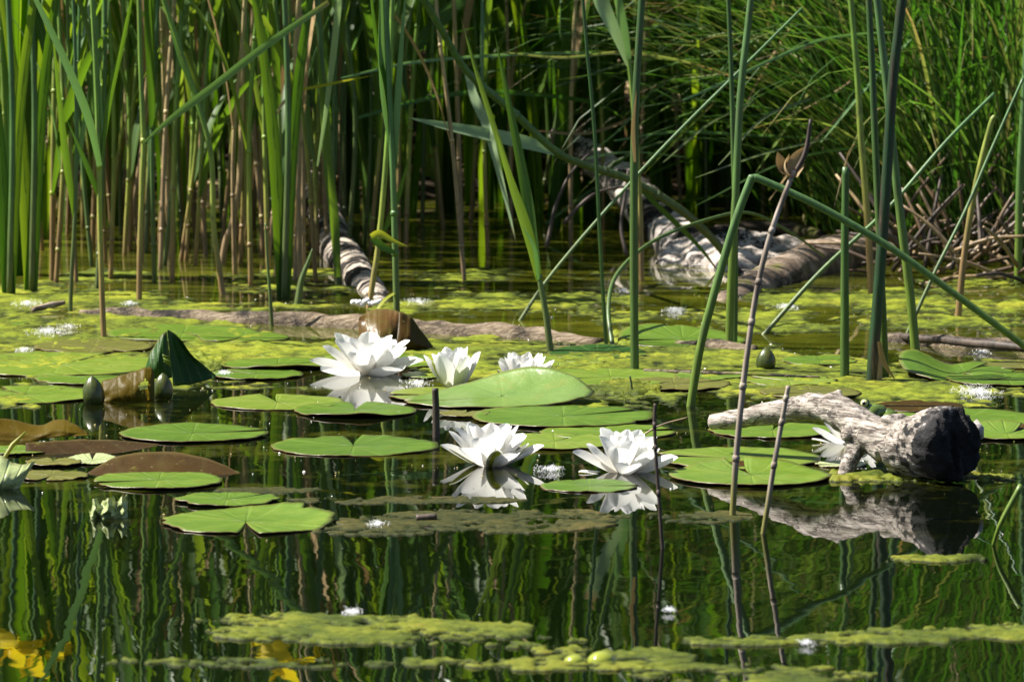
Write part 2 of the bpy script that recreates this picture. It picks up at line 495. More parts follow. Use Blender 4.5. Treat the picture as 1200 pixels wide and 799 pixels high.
def tag(o, label, cat=None, group=None, kind=None):
    if label: o['label'] = label
    if cat: o['category'] = cat
    if group: o['group'] = group
    if kind: o['kind'] = kind
    return o

def thing(name, label, cat, loc, group=None):
    o = bpy.data.objects.new(name, None)
    o.empty_display_size = .02
    o.location = loc
    col.objects.link(o)
    return tag(o, label, cat, group)

def copy_tree(src, loc, rot=(0, 0, 0), scale=1.0, label=None, group=None):
    r = src.copy(); col.objects.link(r)
    r.location = loc; r.rotation_euler = rot; r.scale = (scale,) * 3
    if label: r['label'] = label
    if group: r['group'] = group
    for ch in src.children:
        c = ch.copy(); col.objects.link(c); c.parent = r
        for g in ch.children:
            d = g.copy(); col.objects.link(d); d.parent = c
    return r

def catmull(pts, n):
    """n+1 points along a smooth curve through pts"""
    pts = [Vector(p) for p in pts]
    if len(pts) == 2:
        return [pts[0].lerp(pts[1], i / n) for i in range(n + 1)]
    out = []
    m_ = len(pts) - 1
    for i in range(n + 1):
        t = i / n * m_
        k = min(int(t), m_ - 1); u = t - k
        p1, p2 = pts[k], pts[k + 1]
        p0 = pts[k - 1] if k > 0 else p1 * 2 - p2
        p3 = pts[k + 2] if k + 2 <= m_ else p2 * 2 - p1
        out.append(.5 * ((2 * p1) + (p2 - p0) * u + (2 * p0 - 5 * p1 + 4 * p2 - p3) * u * u + (3 * p1 - p0 - 3 * p2 + p3) * u ** 3))
    return out

def lerp_list(vals, n):
    m_ = len(vals) - 1
    if m_ == 0: return [vals[0]] * (n + 1)
    out = []
    for i in range(n + 1):
        t = i / n * m_; k = min(int(t), m_ - 1)
        out.append(vals[k] + (vals[k + 1] - vals[k]) * (t - k))
    return out

def tube(mb, pts, radii, seg=8, caps=True, rough=0.0, mi=0, nodes=0, seed=0):
    n = len(pts) - 1
    ring_prev = None
    nrm = None
    first = last = None
    for i, p in enumerate(pts):
        t = (pts[min(i + 1, n)] - pts[max(i - 1, 0)]).normalized()
        if nrm is None:
            nrm = t.orthogonal().normalized()
        else:
            nrm = (nrm - t * nrm.dot(t)).normalized()
        bi = t.cross(nrm)
        ring = []
        for k in range(seg):
            a = 2 * math.pi * k / seg
            r = radii[i]
            if rough:
                r *= 1 + rough * noise.noise(Vector((p.x * 30 + math.cos(a) * 1.2, p.y * 30 + math.sin(a) * 1.2, p.z * 30 + seed)))
            ring.append(mb.vert(p + (nrm * math.cos(a) + bi * math.sin(a)) * r, along=i / n))
        if ring_prev:
            for k in range(seg):
                mb.face((ring_prev[k], ring_prev[(k + 1) % seg], ring[(k + 1) % seg], ring[k]), mi)
        else:
            first = ring
        ring_prev = ring
        last = ring
    if caps:
        mb.face(tuple(reversed(first)), mi); mb.face(tuple(last), mi)

def blade(mb, pts, widths, face=None, fold=.18, twist=(0, 0), mi=0):
    """a leaf blade: folded strip with a midrib; face = direction the flat side looks"""
    n = len(pts) - 1
    prev = None
    face = Vector(face) if face is not None else Vector((0, -1, .1))
    for i, p in enumerate(pts):
        t = (pts[min(i + 1, n)] - pts[max(i - 1, 0)]).normalized()
        nr = face - t * face.dot(t)
        if nr.length < 1e-4: nr = t.orthogonal()
        nr.normalize()
        ang = twist[0] + (twist[1] - twist[0]) * i / n
        if ang:
            nr = Matrix.Rotation(ang, 3, t) @ nr
        sd_ = t.cross(nr)
        w_ = widths[i]
        al_ = i / n
        a = mb.vert(p - sd_ * w_ * .5, across=1, along=al_)
        b = mb.vert(p - nr * w_ * fold, across=0, along=al_)
        c = mb.vert(p + sd_ * w_ * .5, across=1, along=al_)
        if prev:
            mb.face((prev[0], prev[1], b, a), mi); mb.face((prev[1], prev[2], c, b), mi)
        prev = (a, b, c)

def leaf_widths(wd, n, base=.6):
    out = []
    for i in range(n + 1):
        t = i / n
        if t < .3: k = base + (1 - base) * (t / .3)
        else: k = max(0.0, 1 - ((t - .3) / .7) ** 1.9)
        out.append(max(wd * k, wd * .02))
    return out

def shell(mb, grid, thick, mt=0, mu=1, closed_u=False):
    """give a grid of points (rows of Vector) thickness: top faces mt, underside and rim mu. attributes ang, rho in parallel grids"""
    pass

# ------------------------------------------------------------------ setting: ground, water
def shore(x):
    t = min(max((x - .55) / .4, 0), 1); t = t * t * (3 - 2 * t)
    return 10.75 + (9.12 - 10.75) * t + .06 * math.sin(x * 7) + .04 * math.sin(x * 17 + 1)

def ground_z(x, y):
    d = y - shore(x)
    if y < 1 and y - (-.6) < 0:
        d2 = -.6 - y
        return min(.25 * d2, .5)
    ex = abs(x) - 22
    if ex > 0: return min(.2 * ex, .6)
    k = noise.fractal(Vector((x * 5, y * 5, 3)), 1, 2, 4) * .03
    if d < 0: return max(-.45, .32 * d) + k * min(1, -d * 3) * .5 - .004
    return min(.34 * d, .3 + .12 * d, 1.4) + k * min(1, d * 4)

def axis_pts(lo, hi, a, b, fine, far):
    out = []; v = a
    while v <= b + 1e-6: out.append(v); v += fine
    st = fine; v = b
    while v < hi: st *= 1.35; v += st; out.append(min(v, hi))
    st = fine; v = a; pre = []
    while v > lo: st *= 1.35; v -= st; pre.append(max(v, lo))
    return list(reversed(pre)) + out
xs = axis_pts(-300, 300, -2.6, 2.6, .04, 0)
ys = axis_pts(-60, 500, 8.6, 13.2, .04, 0)
mb = MB()
for y in ys:
    for x in xs: mb.vert((x, y, ground_z(x, y)))
nx = len(xs)
for j in range(len(ys) - 1):
    for i in range(nx - 1):
        mb.face((j * nx + i, j * nx + i + 1, (j + 1) * nx + i + 1, (j + 1) * nx + i))
tag(build(mb, 'ground', 'bank_soil'), 'dark muddy bank rising behind the pond', None, None, 'structure')
mb = MB()
wx, wy = [-24, -3, -1, 1, 3, 24], [-1.2, 4, 6, 8, 10, 14]
for y in wy:
    for x in wx: mb.vert((x, y, 0))
for j in range(5):
    for i in range(5): mb.face((j * 6 + i, j * 6 + i + 1, (j + 1) * 6 + i + 1, (j + 1) * 6 + i))
tag(build(mb, 'pond_water', 'water'), 'still dark pond water mirroring the reeds', None, None, 'structure')

# ------------------------------------------------------------------ algae
def ell(cx, cy, rx, ry, wt):
    c = P(cx, cy)
    return (c.x, c.y, rx * S(c.y), abs(P(cx, cy - ry).y - P(cx, cy + ry).y) / 2, wt)

def heightmat(x0, x1, y0, y1, step, fn):
    mb = MB()
    nx_, ny_ = int((x1 - x0) / step) + 1, int((y1 - y0) / step) + 1
    zz = [[fn(x0 + i * step, y0 + j * step) for i in range(nx_)] for j in range(ny_)]
    ids = {}
    def vid(i, j):
        if (i, j) not in ids: ids[(i, j)] = mb.vert((x0 + i * step, y0 + j * step, zz[j][i]))
        return ids[(i, j)]
    for j in range(ny_ - 1):
        for i in range(nx_ - 1):
            if max(zz[j][i], zz[j][i + 1], zz[j + 1][i], zz[j + 1][i + 1]) > -.0004:
                mb.face((vid(i, j), vid(i + 1, j), vid(i + 1, j + 1), vid(i, j + 1)))
    return mb

AL = [ell(*e) for e in [(100, 388, 230, 48, 1.15), (60, 345, 150, 20, .8), (330, 412, 150, 26, .9), (250, 447, 100, 12, .6),
      (560, 408, 210, 18, .75), (690, 348, 190, 12, .55), (780, 425, 140, 24, .8), (720, 467, 90, 18, .75), (1090, 368, 200, 34, .9),
      (900, 428, 130, 28, .9), (1090, 455, 170, 26, .75), (880, 462, 120, 14, .7), (160, 322, 240, 12, .6), (520, 322, 240, 9, .55),
      (980, 345, 160, 14, .6), (350, 335, 200, 10, .5), (1150, 330, 90, 10, .6), (40, 470, 90, 10, .3), (600, 360, 260, 12, .55), (850, 375, 180, 16, .6), (420, 355, 260, 12, .5), (620, 425, 260, 26, .5), (1000, 440, 240, 30, .4), (200, 440, 260, 30, .35)]]
def algae_h(x, y):
    s = 0
    for cx, cy, rx, ry, wt in AL:
        d = ((x - cx) / rx) ** 2 + ((y - cy) / ry) ** 2
        if d < 1: s += wt * (1 - d) ** .7
    if s <= 0: return -.01
    s = min(s, 1.1)
    n1 = noise.fractal(Vector((x * 7, y * 4, 1)), .8, 2, 6)
    n2 = noise.fractal(Vector((x * 42, y * 24, 7)), .6, 2, 4)
    h = s * .85 + n1 * .7 - .42 + n2 * .45
    return min(h * .006, .0012 + max(0, n2 + n1 * .6) * .0030) if h > 0 else h * .01
tag(build(heightmat(-1.15, 1.15, 7.0, 10.1, .006, algae_h), 'algae_film', 'algae'),
    'yellow green film of algae spread over the far water', None, None, 'stuff')

def mat_thing(label, parts, mat, zmax=.004, seed=0, step=.0032, thr=.42):
    es = [ell(*e) for e in parts]
    x0 = min(e[0] - e[2] for e in es); x1 = max(e[0] + e[2] for e in es)
    y0 = min(e[1] - e[3] for e in es); y1 = max(e[1] + e[3] for e in es)
    def fn(x, y):
        s = 0
        for cx, cy, rx, ry, wt in es:
            d = ((x - cx) / rx) ** 2 + ((y - cy) / ry) ** 2
            if d < 1: s += wt * (1 - d) ** .6
        if s <= 0: return -.01
        n1 = noise.fractal(Vector((x * 9, y * 12, seed)), .75, 2, 6)
        n2 = noise.fractal(Vector((x * 60, y * 45, seed + 7)), .6, 2, 5)
        h = min(s, 1) * .75 + n1 * .9 - thr + n2 * .6
        return min(h * .012, zmax * (.35 + .9 * max(0, .5 + n1 * .5 + n2 * .5))) if h > 0 else h * .01
    o = build(heightmat(x0, x1, y0, y1, step, fn), 'algae_mat', mat)
    return tag(o, label, 'algae mat', 'floating algae mats')
mat_thing('long yellow green algae mat floating in the front water', [(430, 738, 200, 18, 1.15), (330, 730, 110, 10, .7), (560, 751, 130, 10, .85)], 'algae_front', .003, 3)
mat_thing('algae mat with two bubbles at the bottom edge', [(700, 772, 120, 14, 1.0), (640, 778, 100, 9, .8), (760, 770, 110, 8, .7)], 'algae_front', .0025, 5)
mat_thing('narrow green algae streak at the right of the front water', [(1080, 746, 160, 10, 1.0), (940, 752, 150, 6, .9), (1170, 741, 60, 12, .7)], 'algae_front', .003, 9)
mat_thing('brown crumbly algae mat in front of the middle lily flower', [(560, 611, 170, 15, 1.1), (660, 606, 90, 9, .8), (450, 622, 100, 6, .6)], 'algae_brown', .0016, 14)
mat_thing('small brown algae mat beside the thin dark twig', [(815, 606, 70, 8, 1.1)], 'algae_brown', .0016, 17)
mat_thing('bright algae fringe along the waterline of the charred log', [(1060, 560, 110, 8, 1.1), (1150, 562, 50, 6, .9)], 'algae_front', .005, 21)
mat_thing('blurred algae patch at the bottom right corner of the water', [(880, 790, 150, 14, .9)], 'algae_front', .002, 23)
mat_thing('thin algae streak below the small ragged pads', [(470, 586, 160, 5, .8), (330, 575, 90, 4, .8)], 'algae_brown', .001, 25)
mat_thing('domed algae clump under the thin green sprout', [(730, 457, 46, 13, 1.3)], 'algae_front', .006, 29, .003)
mat_thing('rounded yellow algae clump next to the folded green pad', [(235, 427, 40, 10, 1.3)], 'algae', .012, 33, .003)
mat_thing('yellow algae clump beside the tall scarred rush', [(735, 396, 24, 12, 1.3)], 'algae', .014, 35, .003)
mat_thing('sliver of pale algae crossing the reflection of the charred log', [(1090, 655, 70, 5, 1.0)], 'algae_front', .003, 37)
mat_thing('dim green streak of algae low at the left', [(330, 776, 240, 7, .75)], 'algae_front', .002, 39)

def bubble(px, py, rp, label):
    c = P(px, py); r = rp * S(c.y)
    mb = MB()
    nu, nv = 20, 8
    rows = []
    for j in range(nv + 1):
        a = math.pi / 2 * j / nv
        rows.append([mb.vert(c + Vector((math.cos(a) * r * math.cos(2 * math.pi * i / nu), math.cos(a) * r * math.sin(2 * math.pi * i / nu), math.sin(a) * r * .75))) for i in range(nu)])
    for j in range(nv):
        for i in range(nu): mb.face((rows[j][i], rows[j][(i + 1) % nu], rows[j + 1][(i + 1) % nu], rows[j + 1][i]))
    tag(build(mb, 'bubble', 'bubble', loc=c), label, 'bubble', 'bubbles in the algae')
bubble(673, 776, 13, 'smaller green algae bubble, left of the pair')
bubble(705, 775, 17, 'larger green algae bubble, right of the pair')

# ------------------------------------------------------------------ lily pads
def pad(label, px, py, wp, notch=90, seed=0, top='pad_top', under='pad_under', shape=None, z=.0022, gap=7, wav=.0018, asp=1.0, cat='lily pad', rag=1.0):
    c = P(px, py); r = wp / 2 * S(c.y)
    mb = MB(); nr, ns = 12, 84
    ug, lg = [], []
    th = .0012
    for j in range(nr + 1):
        rho = max(j / nr, .02)
        ru, rl = [], []
        for i in range(ns + 1):
            dl = gap * (.35 + .65 * rho)
            a = R(notch + dl + (360 - 2 * dl) * i / ns)
            ed = 1 + rag * .035 * noise.noise(Vector((math.cos(a) * 1.6, math.sin(a) * 1.6, seed * 3.7))) * rho + .014 * rag * noise.noise(Vector((math.cos(a) * 7, math.sin(a) * 7, seed))) * rho + rag * .012 * noise.noise(Vector((math.cos(a) * 17, math.sin(a) * 17, seed + 2))) * rho
            for q_ in range(int(rag * 1.5) - 1 if rag > 1.5 else 0):
                ba = (seed * 2.13 + q_ * 2.4) % 6.28
                da = abs((a - ba + math.pi) % (2 * math.pi) - math.pi)
                ed -= .1 * math.exp(-(da / (.09 + .04 * q_)) ** 2) * rho ** 4
            ue = math.cos(a) * rho * ed; ve = math.sin(a) * rho * ed * asp
            zz = z + wav * rho * rho * (noise.noise(Vector((math.cos(a) * 2.4, math.sin(a) * 2.4, seed + 9))) + .5 * noise.noise(Vector((math.cos(a) * 6, math.sin(a) * 6, seed + 4))) + .35)
            pnt = Vector((ue * r, ve * r, zz))
            if shape: pnt += Vector(shape(ue, ve, rho, a)) * r
            ru.append(mb.vert(c + pnt, ang=a, rho=rho)); rl.append(pnt)
        ug.append(ru); lg.append(rl)
    # underside follows the top
    low = []
    for j in range(nr + 1):
        rw = []
        for i in range(ns + 1):
            p = lg[j][i]
            a = lg[min(j + 1, nr)][i] - lg[max(j - 1, 0)][i]
            b = lg[j][min(i + 1, ns)] - lg[j][max(i - 1, 0)]
            nn = a.cross(b)
            nn = nn.normalized() if nn.length > 1e-9 else Vector((0, 0, 1))
            if nn.z < -.2: nn = nn
            rw.append(mb.vert(c + p - nn * th, ang=0, rho=.5))
        low.append(rw)
    for j in range(nr):
        for i in range(ns):
            mb.face((ug[j][i], ug[j + 1][i], ug[j + 1][i + 1], ug[j][i + 1]), 0)
            mb.face((low[j][i], low[j][i + 1], low[j + 1][i + 1], low[j + 1][i]), 1)
    for i in range(ns):
        mb.face((ug[nr][i], low[nr][i], low[nr][i + 1], ug[nr][i + 1]), 1)
    for j in range(nr):
        mb.face((ug[j][0], low[j][0], low[j + 1][0], ug[j + 1][0]), 1)
        mb.face((ug[j][ns], ug[j + 1][ns], low[j + 1][ns], low[j][ns]), 1)
    return tag(build(mb, 'lily_pad', [top, under], loc=c), label, cat, 'water lily pads')

def lift(dirdeg, start, h, power=1.5, pull=.0):
    """raise the rim on one side"""
    dx, dy = math.cos(R(dirdeg)), math.sin(R(dirdeg))
    def f(u, v, rho, a):
        k = max(0, (u * dx + v * dy) - start) / (1 - start)
        return (-dx * pull * k ** 2, -dy * pull * k ** 2, h * k ** power)
    return f

# flat pads -- label, x, y, width, notch direction
FLAT = [
 ('heart shaped green pad alone on dark water left of the central flower', 414, 523, 197, 92, 'pad_top', None),
 ('green pad alone on dark water beneath the yellow brown upright pad', 226, 509, 174, 10, 'pad_top', None),
 ('flat olive pad in front of the red rimmed upturned brown pad', 186, 565, 152, 200, 'pad_top', None),
 ('dull ragged green pad with raised right lobe on the left front water', 288, 612, 206, -86, 'pad_top', lift(35, .35, .10)),
 ('small dull ragged pad just behind the larger ragged one', 266, 587, 120, 40, 'pad_top', None),
 ('large flat pad cut by the left edge under the two buds', 30, 463, 178, 120, 'pad_top', None),
 ('long green pad along the left edge behind the buds', 70, 428, 250, 60, 'pad_top', None),
 ('green pad right of the folded dark pad with lifted front rim', 325, 429, 132, 20, 'pad_top', lift(-80, .5, .08)),
 ('pale green pad touching the far side of the lying log, left of the flowers', 215, 391, 180, 300, 'pad_top', None),
 ('second pad in the algae right below the lying log', 285, 397, 110, 250, 'pad_top', None),
 ('rear one of two overlapping pads under the left open flower', 325, 472, 156, 100, 'pad_top', None),
 ('brown rimmed notched pad in front of the left open flower', 416, 482, 146, 88, 'pad_top', lift(-90, .6, .05)),
 ('pad under the front rim of the big glossy curled pad', 660, 490, 214, 30, 'pad_top', None),
 ('narrow olive pad between the two right hand flowers', 712, 507, 158, 10, 'pad_top', None),
 ('pad behind the ruffled flower, left side', 650, 519, 150, 60, 'pad_top', None),
 ('small pad directly in front of the ruffled flower', 690, 570, 112, 0, 'pad_top', None),
 ('green pad behind the grey twigs with a branch shadow across it', 865, 538, 196, 170, 'pad_top', None),
 ('broad green pad in front, under the two grey twigs', 880, 559, 188, 100, 'pad_top', lift(95, .55, .09, 1.2)),
 ('pad seen under the arched grey branch', 905, 505, 150, 80, 'pad_top', None),
 ('olive pad left of the short bud in the far algae', 832, 442, 84, 20, 'pad_top', None),
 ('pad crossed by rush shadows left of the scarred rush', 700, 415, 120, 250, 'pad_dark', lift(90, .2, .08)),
 ('flat pad at the foot of the tall scarred rush', 715, 443, 180, 200, 'pad_top', None),
 ('flat pad at the right edge behind the striped shaded pad', 1180, 446, 140, 140, 'pad_top', None),
 ('green pad behind the charred end of the log', 1130, 492, 190, 240, 'pad_top', None),
 ('small pad at the right edge beside the charred log', 1180, 510, 110, 60, 'pad_top', lift(100, .4, .14, 1.2)),
 ('lone grey green pad at the far left edge', 5, 379, 66, 90, 'pad_top', None),
 ('pad spreading left under the half open flower', 530, 464, 150, 180, 'pad_top', None),
 ('brownish flat pad floating behind the frog', 1075, 479, 110, 180, 'pad_brown', None),
 ('green pad between the grey branch and the flower behind the log', 985, 545, 60, 200, 'pad_pale', None),
 ('pad behind the left open flower, half under algae', 300, 440, 110, 140, 'pad_top', None),
 ('shaded pad between the scarred rush and the bent rush', 800, 400, 150, 200, 'pad_top', lift(120, -.4, .16)),
 ('light green pad poking out at the left edge below the ochre pad', 18, 529, 80, 0, 'pad_top', None),
 ('small grey green pad beside the pale curled leaf', 62, 544, 66, 90, 'pad_olive', None),
 ('pad half under algae between the long log and the half open flower', 480, 424, 130, 200, 'pad_top', None),
 ('thin algae crusted pad right of the big glossy pad', 790, 452, 130, 30, 'pad_olive', None),
 ('narrow pad under the far side of the scarred rush pads', 655, 424, 110, 330, 'pad_top', None),
 ('flat pad in the algae left of the broken stump', 925, 447, 110, 150, 'pad_top', None),
 ('olive pad floating behind the arched grey branch', 950, 462, 120, 210, 'pad_olive', None),
 ('flat pad between the two far left edge pads', 105, 444, 130, 40, 'pad_top', None),
 ('dull pad just above the long pad at the left edge', 110, 408, 140, 300, 'pad_olive', None),
 ('wide far pad reaching from the folded dark pad to the left flower', 360, 415, 120, 190, 'pad_top', None),
 ('pad peeping out right of the left open flower', 505, 441, 70, 20, 'pad_top', None),
 ('small olive pad scrap behind the central flower', 545, 487, 60, 80, 'pad_olive', None),
 ('flat pad in the far algae right of the striped pad', 1195, 428, 90, 40, 'pad_olive', None),
 ('narrow pad beside the short bud in the far algae', 960, 424, 90, 10, 'pad_top', None),
 ('ragged pale pad scrap under the pale curled leaf', 60, 558, 90, 260, 'pad_olive', None),
 ('small v shaped green pad left of the upturned brown pad', 108, 541, 62, 92, 'pad_pale', lift(90, .0, .12)),
]
for k, (lb, x, y, wd, nd, mt, sh) in enumerate(FLAT):
    pad(lb, x, y, wd, nd, k * 1.37 + 1, mt, shape=sh, z=.0010 + .0010 * ((k * 7) % 5) / 2, rag=3.2 if 'ragged' in lb else (1.8 if k % 3 == 0 else 1.0))

# big glossy curled pad: the far rim stands up
_bc = [(0.0, 0.0)]
for _k in range(60):
    _th = R(2 + 64 * (_k / 60) ** 2.1)
    _bc.append((_bc[-1][0] + 1.46 / 60 * math.cos(_th), _bc[-1][1] + 1.46 / 60 * math.sin(_th)))
def big_curl(u, v, rho, a):
    s_ = .52 * u + .85 * v
    t = min(max((s_ / .72 + 1) / 2, 0), 1) * 60
    k = min(int(t), 59); f = t - k
    yy = _bc[k][0] + (_bc[k + 1][0] - _bc[k][0]) * f; zz = _bc[k][1] + (_bc[k + 1][1] - _bc[k][1]) * f
    d = yy - (s_ + .72)
    return (.52 * d, .85 * d, zz * .68 * (1 - .55 * max(0, u - .25) ** 2 / .56) + .01 * math.sin(u * 9 + v * 3) * zz)
pad('big glossy pad with its far rim curled up, a bright glare band across it', 588, 472, 226, 185, 51, 'pad_gloss', shape=big_curl, gap=2, asp=.58)

# striped shaded pad on the right, folded up at its left end
def stripe_fold(u, v, rho, a):
    k = max(0, -u - .1)
    return (.1 * k, 0, .22 * k * (v + .8) + .03 * math.sin(u * 6))
pad('pad with dark stripes of rush shadow and a raised left corner', 1130, 438, 170, 60, 52, 'pad_top', shape=stripe_fold)

def ruled(label, bot, topp, Yoff, mats, bulge=.01, n=30, m_=14, th=.0014, wav=.002, seed=0, group='water lily pads', name='lily_pad', cat='lily pad', curl=0.0, hole=None):
    """a pad or leaf that stands on edge: bottom and top outlines in photo position, each point with a distance offset"""
    b0 = P(bot[0][0], bot[0][1])
    bp = catmull([Q(x, y, b0.y + Yoff + d) for x, y, d in bot], n)
    tp = catmull([Q(x, y, b0.y + Yoff + d) for x, y, d in topp], n)
    pts = []
    for j in range(m_ + 1):
        t = j / m_
        row = []
        for i in range(n + 1):
            p = bp[i].lerp(tp[i], t)
            p.y += -bulge * math.sin(t * math.pi) * math.sin(math.pi * i / n) + wav * noise.noise(Vector((i * .24, j * .24, seed))) + curl * t * t
            p.z += wav * .6 * noise.noise(Vector((i * .36, j * .2, seed + 5))) * t
            row.append(p)
        pts.append(row)
    mb = MB()
    F = [[mb.vert(p, ang=i / n * 1.5 + .1 + j * .006, rho=.3 + .7 * j / m_) for i, p in enumerate(r_)] for j, r_ in enumerate(pts)]
    B = [[mb.vert(p + Vector((0, th, 0)), ang=0, rho=.5) for p in r_] for r_ in pts]
    for j in range(m_):
        for i in range(n):
            if hole and ((i + .5) / n - hole[0]) ** 2 / hole[2] ** 2 + ((j + .5) / m_ - hole[1]) ** 2 / hole[3] ** 2 < 1: continue
            mb.face((F[j][i], F[j][i + 1], F[j + 1][i + 1], F[j + 1][i]), 0)
            mb.face((B[j][i], B[j + 1][i], B[j + 1][i + 1], B[j][i + 1]), 1)
    for i in range(n):
        mb.face((F[m_][i], F[m_][i + 1], B[m_][i + 1], B[m_][i]), 1); mb.face((F[0][i], B[0][i], B[0][i + 1], F[0][i + 1]), 1)
    for j in range(m_):
        mb.face((F[j][0], F[j + 1][0], B[j + 1][0], B[j][0]), 1); mb.face((F[j][n], B[j][n], B[j + 1][n], F[j + 1][n]), 1)
    return tag(build(mb, name, mats, loc=b0), label, cat, group)

ruled('upturned brown pad with a dark red rim beside the flat olive pad', [(103, 556, 0), (150, 560, -.01), (220, 560, -.01), (287, 558, 0)],
      [(101, 555, .01), (140, 534, .05), (200, 529, .06), (250, 540, .04), (287, 557, .01)], 0, ['pad_brown', 'pad_red'], .015, seed=1)
ruled('ochre yellow upturned pad with a wavy rim at the left edge', [(-20, 516, 0), (30, 517, 0), (70, 512, 0), (103, 510, 0)],
      [(-20, 492, .02), (10, 491, .03), (45, 498, .03), (70, 491, .03), (88, 497, .02), (104, 508, .01)], 0, ['pad_ochre', 'pad_brown'], .008, seed=2)
ruled('low brown pad lying beneath the ochre upturned one', [(30, 532, 0), (90, 533, 0), (140, 531, 0), (186, 522, 0)],
      [(30, 519, .03), (70, 516, .05), (120, 515, .05), (186, 520, .02)], 0, ['pad_brown', 'pad_under'], .004, seed=3)
ruled('yellow brown upright pad with a dark eye shaped hole between two buds', [(118, 471, 0), (145, 474, 0), (165, 475, 0), (181, 474, 0)],
      [(119, 447, .02), (140, 440, .02), (160, 434, .02), (176, 430, .02), (181, 440, .02)], 0, ['pad_ochre', 'pad_dark'], .01, seed=4, hole=(.68, .55, .1, .13))
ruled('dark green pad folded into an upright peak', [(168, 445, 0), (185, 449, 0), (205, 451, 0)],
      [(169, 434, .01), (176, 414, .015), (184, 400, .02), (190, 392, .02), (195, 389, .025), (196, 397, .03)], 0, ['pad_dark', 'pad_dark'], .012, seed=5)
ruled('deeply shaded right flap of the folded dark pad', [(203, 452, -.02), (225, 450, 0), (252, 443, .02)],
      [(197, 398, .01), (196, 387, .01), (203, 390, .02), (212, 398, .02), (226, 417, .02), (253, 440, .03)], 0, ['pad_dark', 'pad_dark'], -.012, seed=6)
ruled('torn green strip hanging across the folded dark pad', [(192, 424, 0), (210, 436, 0), (230, 443, 0), (248, 443, 0)],
      [(190, 415, 0), (205, 420, 0), (225, 430, 0), (249, 440, 0)], -.25, ['pad_top', 'pad_dark'], .004, seed=7, th=.001)
ruled('pale glossy curled pad cut by the left edge of the picture', [(-25, 573, 0), (0, 575, 0), (22, 573, 0)],
      [(-25, 530, .02), (0, 533, .02), (14, 541, .02), (30, 544, .02), (42, 539, .03)], 0, ['pad_pale', 'pad_pale'], .015, seed=8)
ruled('whitish crumpled leaf scrap standing in the left front water', [(106, 607, 0), (128, 609, 0), (149, 607, 0)],
      [(104, 596, .02), (110, 587, .005), (118, 589, .02), (127, 583, .0), (136, 587, .02), (143, 582, .01), (150, 584, .03)], 0, ['pad_pale', 'pad_pale'], .008, seed=9, wav=.014)
ruled('reddish green curled pad standing behind the left open flower', [(421, 410, 0), (445, 413, -.02), (466, 412, -.03)],
      [(420, 372, .01), (436, 363, .03), (455, 362, .03), (470, 366, .02)], 0, ['pad_red', 'pad_brown'], .03, seed=10)
ruled('dark shaded half of the curled reddish pad behind the flowers', [(464, 412, -.03), (485, 411, 0), (507, 408, .02)],
      [(468, 365, .02), (482, 372, .03), (494, 388, .04), (508, 406, .04)], 0, ['pad_brown', 'pad_under'], .02, seed=11)  # darker brown material puts the shade of this half into its colour
ruled('dark arched rim of the pad under the twigs', [(826, 549, 0), (880, 549, 0), (946, 549, 0)],
      [(826, 547, .02), (860, 540, .03), (905, 539, .03), (946, 547, .02)], 0, ['pad_brown', 'pad_top'], .004, seed=12)
ruled('small curled brown pad at the right edge of the picture', [(1172, 505, 0), (1190, 506, 0), (1215, 505, 0)],
      [(1172, 503, .02), (1185, 497, .03), (1215, 496, .03)], 0, ['pad_brown', 'pad_top'], .004, seed=13)

# ------------------------------------------------------------------ water lily flowers
def petal(base, az, e0, e1, length, width, cup, rr, name, mat, parent, back=None):
    n, k = 14, 6
    mb = MB()
    rad = Vector((math.cos(az), math.sin(az), 0)); side = Vector((-math.sin(az), math.cos(az), 0)); up = Vector((0, 0, 1))
    p = base.copy()
    grid = []
    tipc = rr.uniform(-.25, .3)
    sk = rr.uniform(-.1, .1)
    for i in range(n + 1):
        s_ = i / n
        e = e0 + (e1 - e0) * s_ + tipc * max(0, s_ - .7) * 1.5
        d = rad * math.cos(e) + up * math.sin(e)
        if i: p = p + d * (length / n) + side * sk * length / n
        nr = -rad * math.sin(e) + up * math.cos(e)
        wv = width * (.42 + .58 * math.sin(math.pi / 2 * min(1, s_ / .55))) if s_ < .55 else width * max(.16, max(0, 1 - ((s_ - .55) / .455) ** 2.4) ** .5)
        grid.append([p + side * (wv * .5 * q / (k / 2)) + nr * (.72 * cup * width * (q / (k / 2)) ** 2 * (wv / width)) for q in range(-k // 2, k // 2 + 1)])
    F = [[mb.vert(q, along=i / n, edge=abs(j - k / 2) / (k / 2)) for j, q in enumerate(row)] for i, row in enumerate(grid)]
    for i in range(n):
        for j in range(k): mb.face((F[i][j], F[i + 1][j], F[i + 1][j + 1], F[i][j + 1]), 0)
    if back:
        bk = []
        for i, row in enumerate(grid):
            e = e0 + (e1 - e0) * i / n
            nr = -rad * math.sin(e) + up * math.cos(e)
            bk.append([mb.vert(q - nr * .0011, along=i / n, edge=abs(j - k / 2) / (k / 2)) for j, q in enumerate(row)])
        for i in range(n):
            for j in range(k): mb.face((bk[i][j], bk[i][j + 1], bk[i + 1][j + 1], bk[i + 1][j]), 1)
        return build(mb, name, [mat, back], parent)
    o = build(mb, name, mat, parent)
    return o

